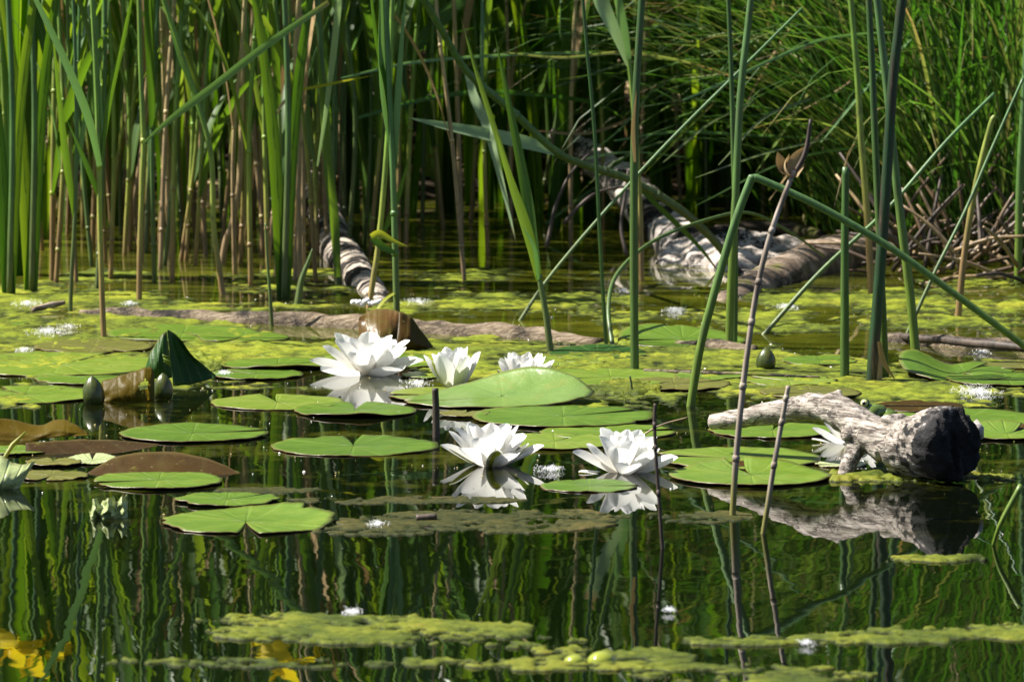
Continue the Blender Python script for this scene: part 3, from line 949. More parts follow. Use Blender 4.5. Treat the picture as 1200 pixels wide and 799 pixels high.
def flower(label, px, py, wp, seed, rings, sep, az0=0, tilt=(0, 0), stam=True, z=-.005, dY=0):
    c = P(px, py); c.y += dY; c.z = z
    rl = wp / 2 * S(c.y)
    t = thing('water_lily_flower', label, 'flower', c, 'white water lily flowers')
    rr = random.Random(seed)
    nsep, es0, es1 = sep
    for k in range(nsep):
        a = az0 + 2 * math.pi * k / nsep + rr.uniform(-.12, .12)
        petal(c + Vector((math.cos(a), math.sin(a), 0)) * rl * .06, a, R(es0), R(es1 + rr.uniform(-5, 5)), rl * .86, rl * .3, .14, rr, 'sepal', 'petal', t, 'sepal')
    for q, (n, e0, e1, ln, wd, cup) in enumerate(rings):
        for k in range(n):
            a = az0 + (q * .37 + k + rr.uniform(-.13, .13)) * 2 * math.pi / n
            b = c + Vector((math.cos(a), math.sin(a), 0)) * rl * (.1 - .015 * q) + Vector((0, 0, rl * .03 * q))
            petal(b, a, R(e0 + rr.uniform(-4, 4)), R(e1 + rr.uniform(-7, 7)), rl * ln * rr.uniform(.93, 1.05), rl * wd * rr.uniform(.9, 1.1), cup, rr, 'petal', 'petal', t)
    if stam:
        mb = MB()
        for k in range(46):
            a = rr.uniform(0, 6.283); e = R(rr.uniform(52, 88)); L = rl * rr.uniform(.34, .52)
            d = Vector((math.cos(a) * math.cos(e), math.sin(a) * math.cos(e), math.sin(e)))
            b = c + Vector((math.cos(a), math.sin(a), 0)) * rl * .07 + Vector((0, 0, rl * .12))
            blade(mb, [b, b + d * L * .5, b + d * L + Vector((-math.cos(a), -math.sin(a), 0)) * L * .15], [rl * .05, rl * .07, rl * .035], d.orthogonal(), .1)
        build(mb, 'stamens', 'stamen', t)
    t.rotation_euler = (tilt[0], tilt[1], 0)
    return t

OPEN = [(5, 20, 34, 1.02, .46, .34), (5, 32, 50, 1.0, .48, .32), (5, 46, 66, .96, .46, .3), (5, 56, 74, .86, .42, .3), (3, 62, 80, .6, .3, .3)]
flower('wide open white water lily, leftmost of the open flowers', 431, 438, 126, 3, [(5, 8, 20, 1.02, .5, .4), (5, 22, 38, 1.0, .5, .36), (5, 36, 54, .95, .5, .32), (5, 50, 66, .84, .44, .3), (4, 60, 76, .62, .34, .3)], (4, 0, 8), .3)
flower('half open white water lily showing its green brown sepals', 533, 455, 106, 5, [(5, 42, 72, .98, .46, .34), (6, 60, 84, .98, .44, .34), (6, 70, 90, .92, .38, .3), (5, 76, 92, .8, .3, .3)], (4, 46, 72), .45, (0, -.08))
flower('white water lily half hidden behind the big glossy pad', 614, 450, 92, 8, [(6, 30, 62, .95, .46, .3), (7, 48, 74, .92, .42, .3), (6, 60, 82, .85, .36, .3)], (4, 20, 50), .4, (0, 0), dY=0)
flower('white water lily mirrored whole in dark water at the centre', 574, 545, 122, 13, OPEN, (4, 24, 40), .22)
flower('ruffled white water lily beside the thin dark twig', 731, 553, 118, 21, [(4, 14, 30, 1.04, .54, .4), (5, 28, 54, 1.0, .5, .42), (5, 42, 70, .95, .48, .45), (6, 54, 82, .84, .4, .5), (5, 64, 88, .62, .3, .5)], (4, 2, 12), .2, (.05, .06))
flower('white water lily peeping out behind the grey driftwood', 1000, 530, 96, 34, [(5, 16, 34, 1.0, .42, .22), (6, 36, 56, .95, .4, .24), (6, 54, 74, .85, .36, .25), (5, 66, 82, .66, .28, .25)], (4, 10, 18), .1, dY=.10)

# buds
def bud(label, px, py, wp, hp, lean=0, seed=0):
    c = P(px, py); s_ = S(c.y)
    t = thing('water_lily_bud', label, 'flower bud', c, 'closed water lily buds')
    pr = [(0, .55), (.12, .85), (.3, 1.0), (.5, .97), (.68, .82), (.84, .55), (.94, .28), (1, .04)]
    for q in range(4):
        mb = MB(); rows = []
        nr = 14
        for i in range(nr + 1):
            u = i / nr
            for (u0, r0), (u1, r1) in zip(pr, pr[1:]):
                if u0 <= u <= u1: rad = r0 + (r1 - r0) * (u - u0) / (u1 - u0); break
            rad *= .86 * wp / 2 * s_
            row = []
            for k in range(9):
                a = q * math.pi / 2 + .4 + (k / 8 - .5) * (math.pi / 2 * 1.12)
                ro = rad * (1.0 + .07 * math.cos((k / 8 - .5) * math.pi))
                row.append(mb.vert(c + Vector((math.cos(a) * ro + lean * u * s_, math.sin(a) * ro, u * hp * s_ - .004)), along=u, edge=abs(k / 4 - 1)))
            rows.append(row)
        for i in range(nr):
            for k in range(8): mb.face((rows[i][k], rows[i][k + 1], rows[i + 1][k + 1], rows[i + 1][k]))
        build(mb, 'sepal', 'bud', t)
bud('dark green lily bud left of the yellow brown upright pad', 111, 473, 29, 37, -3, 1)
bud('dark pointed lily bud at the right side of the yellow brown pad', 191, 466, 26, 33, 0, 2)
bud('olive lily bud standing alone in the far algae', 897, 432, 26, 29, 1, 3)

# ------------------------------------------------------------------ logs
def limb(pts, n, seg, seed, rough=.15, lump=.0, freq=12):
    """pts: (Vector, radius)"""
    mb = MB()
    cp = catmull([p for p, r in pts], n); rd = lerp_list([r for p, r in pts], n)
    tube(mb, cp, rd, seg, True, rough, 0, seed=seed)
    if lump:
        for i, v in enumerate(mb.v):
            nv = noise.noise_vector(v * freq + Vector((seed, 0, 0)))
            mb.v[i] = v + nv * lump
    return mb

def remesh(o, size, disp=0):
    md = o.modifiers.new('remesh', 'REMESH'); md.mode = 'VOXEL'; md.voxel_size = size; md.use_smooth_shade = True
    if disp:
        tx = bpy.data.textures.new('grain', 'CLOUDS'); tx.noise_scale = .018; tx.noise_depth = 4
        dm = o.modifiers.new('grain', 'DISPLACE'); dm.texture = tx; dm.strength = disp; dm.texture_coords = 'LOCAL'; dm.mid_level = .5

# grey driftwood with charred end
yl = P(1070, 558).y
sl = S(yl)
c0 = Q(1045, 515, yl)
c0.z = 0.0
drift = thing('driftwood_log', 'grey forked driftwood log with a charred black sawn end', 'log', c0)
def D(x, y, d=0): return Q(x, y, yl + d)
mb = MB()
def addlimb(pts, n=26, seg=16, rough=.18, seed=1):
    tube(mb, catmull([p for p, r in pts], n), lerp_list([r for p, r in pts], n), seg, True, rough, 0, seed=seed)
addlimb([(D(833, 494, .2), 10 * sl), (D(870, 490, .175), 12 * sl), (D(915, 482, .145), 14.5 * sl), (D(958, 477, .105), 17 * sl), (D(990, 487, .07), 20 * sl), (D(1018, 508, .035), 22 * sl), (D(1045, 523, 0), 23 * sl)], 40, 18, .12, 2)
addlimb([(D(965, 478, .095), 15 * sl), (D(978, 466, .09), 9 * sl), (D(986, 457, .09), 3 * sl)], 10, 12, .2, 3)
addlimb([(D(1010, 505, .045), 18 * sl), (D(1002, 525, .03), 12 * sl), (D(994, 545, .015), 10 * sl), (D(986, 560, .0), 7 * sl)], 16, 12, .25, 4)
addlimb([(D(1005, 512, .035), 13 * sl), (D(988, 508, .03), 8 * sl)], 8, 10, .2, 5)
addlimb([(D(1036, 532, 0), 21 * sl), (D(1052, 528, -.005), 30 * sl), (D(1078, 522, -.02), 37 * sl), (D(1104, 520, -.045), 41 * sl), (D(1116, 520, -.058), 42 * sl)], 26, 24, .12, 6)
addlimb([(D(1040, 500, 0), 14 * sl), (D(1055, 490, .01), 8 * sl), (D(1062, 487, .01), 4 * sl)], 8, 10, .2, 7)
o = build(mb, 'wood', 'wood_half_burnt', drift)
remesh(o, .0028, .006)
# charred sawn end: a rough disc turned right and a little to the camera
mb = MB()
ce = D(1117, 520, -.06)
ax = Vector((.68, -.73, .03)).normalized(); s1 = ax.orthogonal().normalized(); s2 = ax.cross(s1)
rows = []
def rim(a):
    return 1 + .09 * noise.noise(Vector((math.cos(a) * 1.3, math.sin(a) * 1.3, 5))) + .07 * noise.noise(Vector((math.cos(a) * 4, math.sin(a) * 4, 1))) + .04 * noise.noise(Vector((math.cos(a) * 11, math.sin(a) * 11, 8)))
NS = 72
for j in range(15):
    rr_ = j / 14
    row = []
    for k in range(NS):
        a = 2 * math.pi * k / NS
        ro = 43.5 * sl * rr_ * rim(a)
        q = ce + (s1 * math.cos(a) + s2 * math.sin(a)) * ro
        dp = .012 * noise.fractal(Vector((q.x * 45, q.y * 45, q.z * 18)), .8, 2, 4) - .004 * rr_ ** 6 + .008 * noise.noise(Vector((q.x * 130, q.y * 130, q.z * 20)))
        row.append(mb.vert(q + ax * (.006 + dp)))
    rows.append(row)
for st, back in ((1.0, .006), (1.005, .012), (1.0, .02)):
    row = []
    for k in range(NS):
        a = 2 * math.pi * k / NS
        jag = 1.0 + .5 * noise.noise(Vector((k * .55, st, 3))) + .3 * noise.noise(Vector((k * 1.7, st, 9)))
        row.append(mb.vert(ce + (s1 * math.cos(a) + s2 * math.sin(a)) * 43.0 * sl * rim(a) * st * (1 + .02 * noise.noise(Vector((k * .8, back * 90, 2)))) - ax * back * jag))
    rows.append(row)
row = []
for k in range(NS):
    a = 2 * math.pi * k / NS
    row.append(mb.vert(ce + (s1 * math.cos(a) + s2 * math.sin(a)) * 38 * sl - ax * (.026 + .024 * noise.noise(Vector((k * .6, 0, 3))))))
rows.append(row)
for j in range(len(rows) - 1):
    for k in range(NS): mb.face((rows[j][k], rows[j][(k + 1) % NS], rows[j + 1][(k + 1) % NS], rows[j + 1][k]))
build(mb, 'charred_end', 'wood_char', drift)
# curled bark flake on the right of the end
mb = MB()
tube(mb, [D(1141, 494, -.02), D(1148, 503, -.022), D(1149, 514, -.022)], [5 * sl, 6 * sl, 4 * sl], 8, True, .3)
build(mb, 'bark_flake', 'wood_grey', drift)
mb = MB()
tube(mb, [D(972, 474, .082), D(974, 470, .074)], [4 * sl, 2.5 * sl], 8, True, .3)
build(mb, 'knot', 'wood_bark', drift)

def log(name, label, cat, pts, mat, n=50, seg=18, seed=1, rough=.2, lump=.006, group=None, freq=12):
    mb = limb(pts, n, seg, seed, rough, lump, freq)
    return tag(build(mb, name, mat, loc=pts[0][0].copy()), label, cat, group)

def WP(x, y, z): return P(x, y, z)
log('fallen_log', 'long grey weathered log lying half sunk across the pond behind the flowers', 'log',
    [(WP(95, 370, -.004), .009), (WP(150, 372, -.003), .014), (WP(230, 377, -.003), .017), (WP(330, 382, -.003), .020), (WP(430, 387, -.003), .021), (WP(540, 394, -.003), .021), (WP(620, 399, -.004), .020), (WP(702, 406, -.006), .015)], 'wood_bark', 90, 18, 4, .25, .006)
log('floating_branch', 'thin brown branch floating at the right behind the striped pad', 'branch',
    [(WP(1030, 402, -.003), .010), (WP(1080, 404, -.002), .015), (WP(1140, 409, -.002), .017), (WP(1215, 414, -.003), .018)], 'wood_bark', 40, 14, 7, .25, .004)
log('floating_branch', 'dark stick lying along the top of the floating brown branch', 'branch',
    [(WP(1035, 393, .004), .004), (WP(1090, 398, .012), .006), (WP(1160, 404, .018), .006), (WP(1215, 408, .018), .005)], 'dark_twig', 30, 8, 8, .3, .003)
log('floating_branch', 'short worn branch end in the algae left of the bent rush', 'branch',
    [(WP(795, 405, -.003), .008), (WP(840, 408, 0), .012), (WP(885, 413, -.003), .01)], 'wood_bark', 24, 12, 9, .25, .004)
# pole at left back, reed shadow stripes put into its colour
log('leaning_trunk', 'old trunk with reed shadows painted on as dark bands slanting into the water at the left', 'log',
    [(Q(366, 200, 10.1), .026), (Q(376, 240, 9.95), .029), (Q(392, 285, 9.65), .029), (Q(416, 320, 9.3), .029), (Q(438, 350, 9.0), .023), (Q(455, 372, 8.8), .014)], 'wood_shadow_banded', 80, 18, 12, .15, .004)
# bleached trunk leaning in the middle back
tB = thing('bleached_trunk', 'bleached white dead trunk leaning between the reeds', 'log', P(840, 345))
mb = MB()
def addB(pts, n=30, seg=18, rough=.2, seed=1):
    tube(mb, catmull([p for p, r in pts], n), lerp_list([r for p, r in pts], n), seg, True, rough, 0, seed=seed)
addB([(Q(655, 160, 10.3), .02), (Q(690, 183, 10.15), .025), (Q(728, 215, 10.0), .03), (Q(768, 255, 9.8), .037), (Q(805, 290, 9.6), .043), (Q(850, 325, 9.4), .043), (Q(890, 345, 9.25), .03)], 50, 20, .22, 1)
addB([(Q(800, 285, 9.6), .036), (Q(790, 310, 9.5), .028), (Q(770, 330, 9.4), .016)], 14, 12, .25, 2)
addB([(Q(820, 290, 9.7), .034), (Q(870, 290, 9.7), .03), (Q(920, 296, 9.7), .026), (Q(960, 304, 9.7), .018)], 24, 14, .3, 3)
addB([(Q(845, 310, 9.5), .034), (Q(890, 312, 9.5), .03), (Q(930, 318, 9.5), .026)], 20, 14, .3, 4)
addB([(Q(820, 315, 9.45), .034), (Q(805, 340, 9.35), .02)], 10, 12, .3, 5)
o = build(mb, 'wood', 'wood_bleached', tB)
remesh(o, .007, .016)
mb = MB()
addB([(Q(840, 272, 9.9), .012), (Q(880, 268, 9.95), .014), (Q(930, 270, 9.95), .014), (Q(965, 278, 9.9), .01)], 24, 12, .3, 8)
build(mb, 'root', 'wood_dark', tB)
log('mossy_log', 'dark mossy log with a pale bare top sloping into the water', 'log',
    [(Q(1040, 292, 9.6), .032), (Q(1000, 300, 9.5), .036), (Q(955, 312, 9.35), .040), (Q(905, 335, 9.15), .038), (Q(860, 358, 8.95), .026), (Q(815, 378, 8.75), .010)], 'wood_brown', 60, 20, 15, .15, .006)
# white flake on the log
mb = MB()
for k in range(7):
    c_ = Q(412 + k * 4.6, 359 + (k % 3) * 1.4, P(425, 384).y) + Vector((0, 0, .006))
    tube(mb, [c_, c_ + Vector((.008, .004, .002 * (k % 2)))], [.0035, .004], 6, True, .5, seed=k)
tag(build(mb, 'white_flake', 'flake', loc=Q(425, 360, P(425, 384).y)), 'crumpled white scrap lying on top of the long weathered log', 'scrap')

# ------------------------------------------------------------------ frog behind the driftwood
yf = P(1030, 492).y
fc = P(1030, 492)
frog = thing('frog', 'green frog peering over the driftwood with one round eye showing', 'frog', fc)
sf = S(yf)
bmf = bpy.data.meshes.new('body')
def FQ(x, y, d=0): return Q(x, y, yf + d) - fc
vs = [FQ(1042, 488), FQ(1026, 484), FQ(1012, 482, -.004), FQ(1000, 487, -.008),        # rump, back, head, snout
      FQ(1052, 492, .004),                                                              # tail end
      FQ(1022, 492, -.018), FQ(1012, 498, -.02), FQ(1006, 497, -.028),                  # near foreleg
      FQ(1022, 492, .02), FQ(1012, 498, .024), FQ(1006, 497, .03),
      FQ(1040, 492, -.022), FQ(1056, 494, -.03), FQ(1044, 498, -.03), FQ(1060, 499, -.034),
      FQ(1040, 492, .024), FQ(1056, 494, .03), FQ(1044, 498, .03), FQ(1060, 499, .034)]
es = [(0, 1), (1, 2), (2, 3), (0, 4), (1, 5), (5, 6), (6, 7), (1, 8), (8, 9), (9, 10), (0, 11), (11, 12), (12, 13), (13, 14), (0, 15), (15, 16), (16, 17), (17, 18)]
bmf.from_pydata(vs, es, [])
ob = bpy.data.objects.new('body', bmf); col.objects.link(ob); ob.parent = frog
bmf.materials.append(M['frog_skin'])
sm = ob.modifiers.new('skin', 'SKIN')
rad = [.014, .0165, .0145, .006, .007, .006, .004, .003, .006, .004, .003, .008, .006, .004, .003, .008, .006, .004, .003]
for v, r_ in zip(bmf.skin_vertices[0].data, rad): v.radius = (r_, r_ * .85)
bmf.skin_vertices[0].data[0].use_root = True
ss = ob.modifiers.new('sub', 'SUBSURF'); ss.levels = 2; ss.render_levels = 2
def ball(mb, c, r, nu=18, nv=10, sq=1):
    rows = []
    for j in range(nv + 1):
        a = -math.pi / 2 + math.pi * j / nv
        rows.append([mb.vert(c + Vector((math.cos(a) * math.cos(2 * math.pi * i / nu), math.cos(a) * math.sin(2 * math.pi * i / nu), math.sin(a) * sq)) * r) for i in range(nu)])
    for j in range(nv):
        for i in range(nu): mb.face((rows[j][i], rows[j][(i + 1) % nu], rows[j + 1][(i + 1) % nu], rows[j + 1][i]))
for dy, nm in ((-.010, 'eye'), (.016, 'eye')):
    ec = Q(1013.5, 472.5, yf + dy)
    mb = MB(); ball(mb, ec, .0062)
    e_ = build(mb, 'eye', 'frog_skin', frog)
    look = Vector((-.25, -1 if dy < 0 else 1, .12)).normalized()
    u1 = look.orthogonal().normalized(); u2 = look.cross(u1)
    mb = MB()
    ring = [[mb.vert(ec + look * (.0062 - .0004 * q) + (u1 * math.cos(k * math.pi / 10) + u2 * math.sin(k * math.pi / 10)) * rad_ + look * off) for k in range(20)] for q, (rad_, off) in enumerate(((.0022, .0006), (.0032, .0003), (.0046, -.0012)))]
    for q in range(2):
        for k in range(20): mb.face((ring[q][k], ring[q][(k + 1) % 20], ring[q + 1][(k + 1) % 20], ring[q + 1][k]))
    build(mb, 'iris', 'frog_iris', e_)
    mb = MB(); ball(mb, ec + look * .0048, .0024, 12, 8)
    build(mb, 'pupil', 'frog_eye', e_)

# ------------------------------------------------------------------ seed fluff on the water
def fluff(label, px, py, rp, n=90, seed=0):
    c = P(px, py); r = rp * S(c.y); rr = random.Random(seed)
    mb = MB()
    for k in range(n):
        a = rr.uniform(0, 6.283); d = min(r * abs(rr.gauss(0, .5)), r * .999)
        p = c + Vector((math.cos(a) * d, math.sin(a) * d * 2.6, .0015 + rr.random() * .003 * (1 - d / r)))
        b = rr.uniform(0, 6.283); L = rr.uniform(.002, .007)
        q = p + Vector((math.cos(b) * L, math.sin(b) * L, rr.uniform(-.0005, .0035)))
        md = (p + q) / 2 + Vector((0, 0, .002))
        blade(mb, [p, md, q], [.00032, .0004, .0002], (rr.uniform(-1, 1), -1, 1), .1)
    return tag(build(mb, 'seed_fluff', 'fluff', loc=c), label, 'seed fluff', 'tufts of white seed fluff on the water')
FL = [('large white fluff tuft on the bright algae at the left', 56, 391, 20, 320), ('faint fluff tuft beside the larger one on the bright algae', 78, 386, 14, 90), ('fluff tuft behind the little brown stick at far left', 32, 358, 15, 220),
      ('fluff tuft at the left edge before the long pad', 28, 413, 11, 150), ('fluff tuft against the pad beside the folded dark pad', 262, 440, 8, 120), ('fluff tuft between the left flower and the half open flower', 488, 452, 18, 160),
      ('fluff tuft on dark water behind the long log', 490, 356, 15, 200), ('wispy fluff tuft between the central and the ruffled flower', 645, 553, 16, 170), ('fluff tuft behind the tall thin rush', 730, 343, 8, 80),
      ('fluff tuft on the water below the bleached trunk', 790, 366, 12, 240), ('long strip of fluff behind the charred log', 1145, 462, 24, 520), ('fluff tuft beside the mossy log', 922, 362, 11, 260),
      ('blurred fluff tuft on the long front algae mat', 412, 721, 10, 160), ('blurred fluff tuft on the front water right of centre', 783, 718, 5, 60), ('fluff tuft near the pale curled pad', 50, 524, 8, 100),
      ('fluff tuft where the long log meets a reed', 152, 358, 8, 110), ('fluff tuft at the front tip of the brown algae mat', 442, 617, 10, 110), ('blurred fluff in front of the dark twig reflection', 945, 757, 8, 80),
      ('fluff tuft under the pad with rush stripes', 1150, 416, 10, 120),]
for k, (lb, x, y, r_, n) in enumerate(FL): fluff(lb, x, y, r_ * 1.25, int(n * .9), k)

mb = MB(); rd_ = random.Random(41)
for k in range(2600):
    px = rd_.uniform(-20, 1220); py = 345 + 290 * rd_.random() ** 1.3
    nz = noise.noise(Vector((px * .012, py * .05, 2)))
    if nz < rd_.uniform(-.5, .5): continue
    if py > 560 and rd_.random() < .75: continue
    c_ = P(px, py); r_ = .0004 + .0017 * rd_.random() ** 3; a0 = rd_.uniform(0, 6.28)
    ids = [mb.vert(c_ + Vector((math.cos(a0 + q * 1.257) * r_ * rd_.uniform(.6, 1.3), math.sin(a0 + q * 1.257) * r_ * rd_.uniform(.8, 2), .0006))) for q in range(5)]
    tp = mb.vert(c_ + Vector((0, 0, .0006 + r_ * .9)))
    mi = 0 if rd_.random() < .25 else (1 if rd_.random() < .6 else 2)
    for q in range(5): mb.face((ids[q], ids[(q + 1) % 5], tp), mi)
tag(build(mb, 'floating_specks', ['flake', 'algae', 'dry_leaf']), 'tiny specks of debris floating all over the water', None, None, 'stuff')

# ------------------------------------------------------------------ single stems and twigs of the foreground
TOPZ = 1.15
def stem(name, label, cat, pts, rp, mat, group=None, leaves=(), lean=0.0, ext=True, n=None, seg=10, nodes=(), dY=0, part='stem', r2=None, bend=False):
    """pts: photo positions from the waterline up; leaves: (positions, width, material, twist, distance offset)"""
    b = P(*pts[0]); b.y += 0
    Y = b.y
    ln = len(pts) - 1
    wp = [Q(x, y, Y + lean * k / ln + (dY if k else 0)) for k, (x, y) in enumerate(pts)]
    wp[0] = b + Vector((0, 0, -.01))
    if ext and wp[-1].z < TOPZ:
        d = (wp[-1] - wp[-2]).normalized()
        wp.append(wp[-1] + d * ((TOPZ - wp[-1].z) / max(d.z, .35)) * .5); wp.append(wp[-2] + d * ((TOPZ - wp[-2].z) / max(d.z, .35)))
    t = thing(name, label, cat, b, group)
    r = rp * S(Y)
    mb = MB()
    cp = wp if bend else catmull(wp, n or 10 * (len(wp) - 1))
    rr_ = [r * (1 - (.25 if r2 is None else 1 - r2 / rp) * i / (len(cp) - 1)) for i in range(len(cp))]
    tube(mb, cp, rr_, seg, True, .06)
    for (x, y) in nodes:
        q = Q(x, y, Y + dY)
        k = min(range(len(cp)), key=lambda i: (cp[i] - q).length)
        q = cp[k]; d = (cp[min(k + 1, len(cp) - 1)] - cp[max(k - 1, 0)]).normalized()
        tube(mb, [q - d * .004, q, q + d * .004], [rr_[k] * 1.02, rr_[k] * 1.3, rr_[k] * 1.02], seg, True)
    build(mb, part, mat, t)
    for lf in leaves:
        add_leaf(t, Y, *lf)
    return t

def add_leaf(t, Y, pts, wd, mat, tw=(.3, .3), dd=(0, 0), prof=None, fold=.16, n=None, name='leaf'):
    ln = len(pts) - 1
    wp = [Q(x, y, Y + dd[0] + (dd[1] - dd[0]) * k / ln) for k, (x, y) in enumerate(pts)]
    n = n or max(8, 6 * ln)
    cp = catmull(wp, n)
    ws = [q * S(Y) for q in (lerp_list(prof, n) if prof else leaf_widths(wd, n))]
    mb = MB()
    blade(mb, cp, ws, (.15, -1, .25), fold, tw)
    return build(mb, name, mat, t)

G_R = 'tall green rush stems in the foreground'
stem('rush_stem', 'tall dark rush with a long brown scar right of the curled glossy pad', 'rush', [(744, 434), (743, 330), (743, 200), (746, 100), (752, 0)], 5.2, 'rush', G_R,
     [([(744, 190), (742, 150), (746, 105)], 6, 'dry_leaf', (.5, .2), (-.012, -.012))])
stem('rush_stem', 'very thin green rush left of the scarred rush', 'rush', [(711, 405), (704, 300), (697, 160), (688, 60), (683, 0)], 2.4, 'rush', G_R)
stem('rush_stem', 'dark rush arching from the water away to the right', 'rush', [(719, 406), (713, 360), (724, 320), (765, 283), (830, 257), (880, 250), (930, 275), (965, 300)], 3.0, 'rush', G_R, ext=False, r2=1.2, lean=.5)
stem('rush_stem', 'bright green rush rising beside the bent rush', 'rush', [(854, 408), (857, 330), (862, 230), (868, 110), (880, 0)], 5.0, 'rush_light', G_R)
stem('rush_stem', 'slim rush standing close behind the bright green rush', 'rush', [(861, 402), (862, 300), (859, 160), (856, 60), (853, -10)], 3.2, 'rush', G_R)
stem('bent_rush', 'rush snapped at its elbow, the long end slanting down to the right edge', 'rush', [(808, 476), (820, 410), (838, 340), (860, 265), (879, 213), (883, 209), (895, 212), (960, 242), (1040, 288), (1110, 338), (1200, 405), (1260, 452)], 5.2, 'rush_light', G_R, ext=False, r2=4.2)
stem('rush_stem', 'broken rush stump with a brown frayed tip', 'rush', [(990, 442), (990, 360), (990, 280), (991, 196)], 5.6, 'rush', G_R, [([(991, 196), (994, 180), (1001, 170), (1004, 172)], 2, 'dry_leaf')], ext=False)
stem('rush_stem', 'thickest rush, dark and scarred, right of the stump', 'rush', [(1021, 446), (1028, 360), (1037, 240), (1046, 100), (1057, 0)], 7.0, 'rush_scarred', G_R)
stem('rush_stem', 'smooth dark green rush crossing the thickest rush', 'rush', [(1038, 442), (1033, 330), (1027, 200), (1022, 80), (1018, 0)], 4.6, 'rush', G_R, dY=-.02)
stem('rush_stem', 'pale green rush standing in the striped pad', 'rush', [(1075, 424), (1066, 340), (1056, 260), (1047, 180), (1040, 110), (1030, 20)], 5.6, 'rush_light', G_R, r2=4)
stem('rush_stem', 'yellowish rush far behind the thickest rush', 'rush', [(1022, 345), (1016, 250), (1009, 160), (1004, 80), (996, -10)], 4.2, 'reed_stem', G_R)
stem('dead_stub', 'short split brown stub between the two right rushes', 'stub', [(1028, 446), (1030, 420), (1027, 398)], 5.5, 'dry_stem', None, [([(1030, 400), (1036, 425), (1050, 446)], 7, 'dry_leaf', (.2, .6), (-.03, -.03))], ext=False, r2=2)
stem('dead_stub', 'short black stick poking up before the glossy pad', 'stub', [(511, 512), (511, 485), (510, 455)], 4.4, 'dark_twig', None, ext=False, r2=4)
stem('green_sprout', 'tiny green sprout on the domed algae clump', 'sprout', [(740, 462), (740, 452), (738, 440)], 2, 'green_stem', None, ext=False, r2=1)

t1 = stem('dead_twig', 'long grey knotted twig with a withered leaf near its top', 'twig', [(858, 605), (862, 545), (870, 460), (879, 390), (889, 330), (903, 275), (918, 232), (931, 200)], 3.9, 'twig', 'dead grey twigs', ext=False, r2=3,
     nodes=[(863, 540), (872, 450), (880, 378), (889, 330), (905, 268)])
Y1 = P(858, 605).y
for pts, wd, tw in (([(931, 205), (918, 195), (911, 178)], 22, (.9, .2)), ([(929, 207), (934, 188), (944, 172)], 20, (-.6, .3)), ([(927, 208), (922, 195), (925, 180)], 14, (1.3, .9))):
    add_leaf(t1, Y1, pts, wd, 'dry_leaf', tw, (-.004, .004), None, .3, name='withered_leaf')
mb = MB(); tube(mb, catmull([Q(931, 203, Y1), Q(944, 178, Y1), Q(950, 140, Y1)], 10), lerp_list([.0022, .003, .0018], 10), 7)
build(mb, 'twig_tip', 'dark_twig', t1)
stem('dead_twig', 'short pale twig beside the long one, leaning right before the driftwood', 'twig', [(893, 625), (900, 590), (908, 540), (917, 490), (924, 452)], 3.4, 'twig', 'dead grey twigs', ext=False, r2=2.8, nodes=[(908, 545), (917, 497), (922, 468)])
stem('dead_twig', 'thin dark twig standing in front of the ruffled flower', 'twig', [(777, 643), (773, 595), (769, 540), (767, 495), (768, 473)], 2.3, 'dark_twig', 'dead grey twigs', ext=False, r2=2.0, nodes=[(772, 580), (768, 524), (767, 497)])
stem('straw', 'pale straw reaching from behind the ruffled flower to the right', 'straw', [(738, 512), (770, 500), (806, 489)], 1.2, 'dry_stem', None, ext=False)
mb = MB(); tube(mb, [P(4, 538, .004), P(14, 522, .012), Q(30, 506, P(14, 535).y)], [.0022, .003, .0012], 8)
tag(build(mb, 'straw', 'yellow_leaf', loc=P(4, 538)), 'yellow pointed stalk at the left edge by the pale curled pad', 'straw')
log('floating_stick', 'little reddish stick lying in the bright algae at far left', 'stick', [(WP(38, 363, .003), .004), (WP(60, 358, .006), .005), (WP(76, 354, .009), .003)], 'wood_brown', 16, 8, 31, .3, .002)
log('floating_stick', 'dark floating stick end left of the brown algae mat', 'stick', [(WP(488, 607, .003), .004), (WP(512, 605, .005), .004)], 'dark_twig', 8, 8, 33, .3, .001)
log('floating_stick', 'dark reddish stem lying beside the tall scarred rush', 'stick', [(WP(755, 434, .003), .002), (WP(830, 437, .004), .003), (WP(960, 442, .003), .002)], 'wood_brown', 20, 7, 35, .2, .001)
log('floating_stick', 'added pale stick in place of a stalk reflection in the dark water at the right edge', 'stick', [(WP(1163, 641, -.002), .002), (Q(1173, 612, P(1165, 640).y), .0026), (Q(1197, 568, P(1165, 640).y), .0036)], 'rush_light', 12, 7, 36, .1, 0)  # added solid stick, stands in for a mirrored stalk

# ------------------------------------------------------------------ named reeds with their leaves
G_N = 'reeds standing apart in the foreground'
stem('reed', 'single green reed with a folded yellow leaf behind the left open flower', 'reed', [(466, 402), (464, 330), (462, 250), (460, 190), (456, 100), (452, 0)], 4.0, 'green_stem', G_N,
     [([(458, 168), (452, 120), (448, 60), (447, 0), (440, -80)], 13, 'glaucous_leaf', (.3, .6)), ([(463, 195), (466, 120), (470, 60), (476, -20)], 8, 'glaucous_leaf', (-.4, -.2)),
      ([(461, 192), (454, 110), (440, 40), (430, -60)], 8, 'reed_leaf', (.8, .3)),
      ([(465, 297), (450, 290), (435, 278)], 14, 'reed_leaf', (.2, .5), (-.01, -.02), [3, 9, 11, 9]), ([(435, 278), (445, 274), (462, 283), (478, 289)], 8, 'yellow_leaf', (.3, .2), (-.02, -.015), [8, 9, 5, 1]),
      ([(464, 342), (450, 352), (437, 370), (425, 384)], 7, 'yellow_leaf', (.9, 1.2), (0, -.06))], nodes=[(462, 250), (464, 297)])
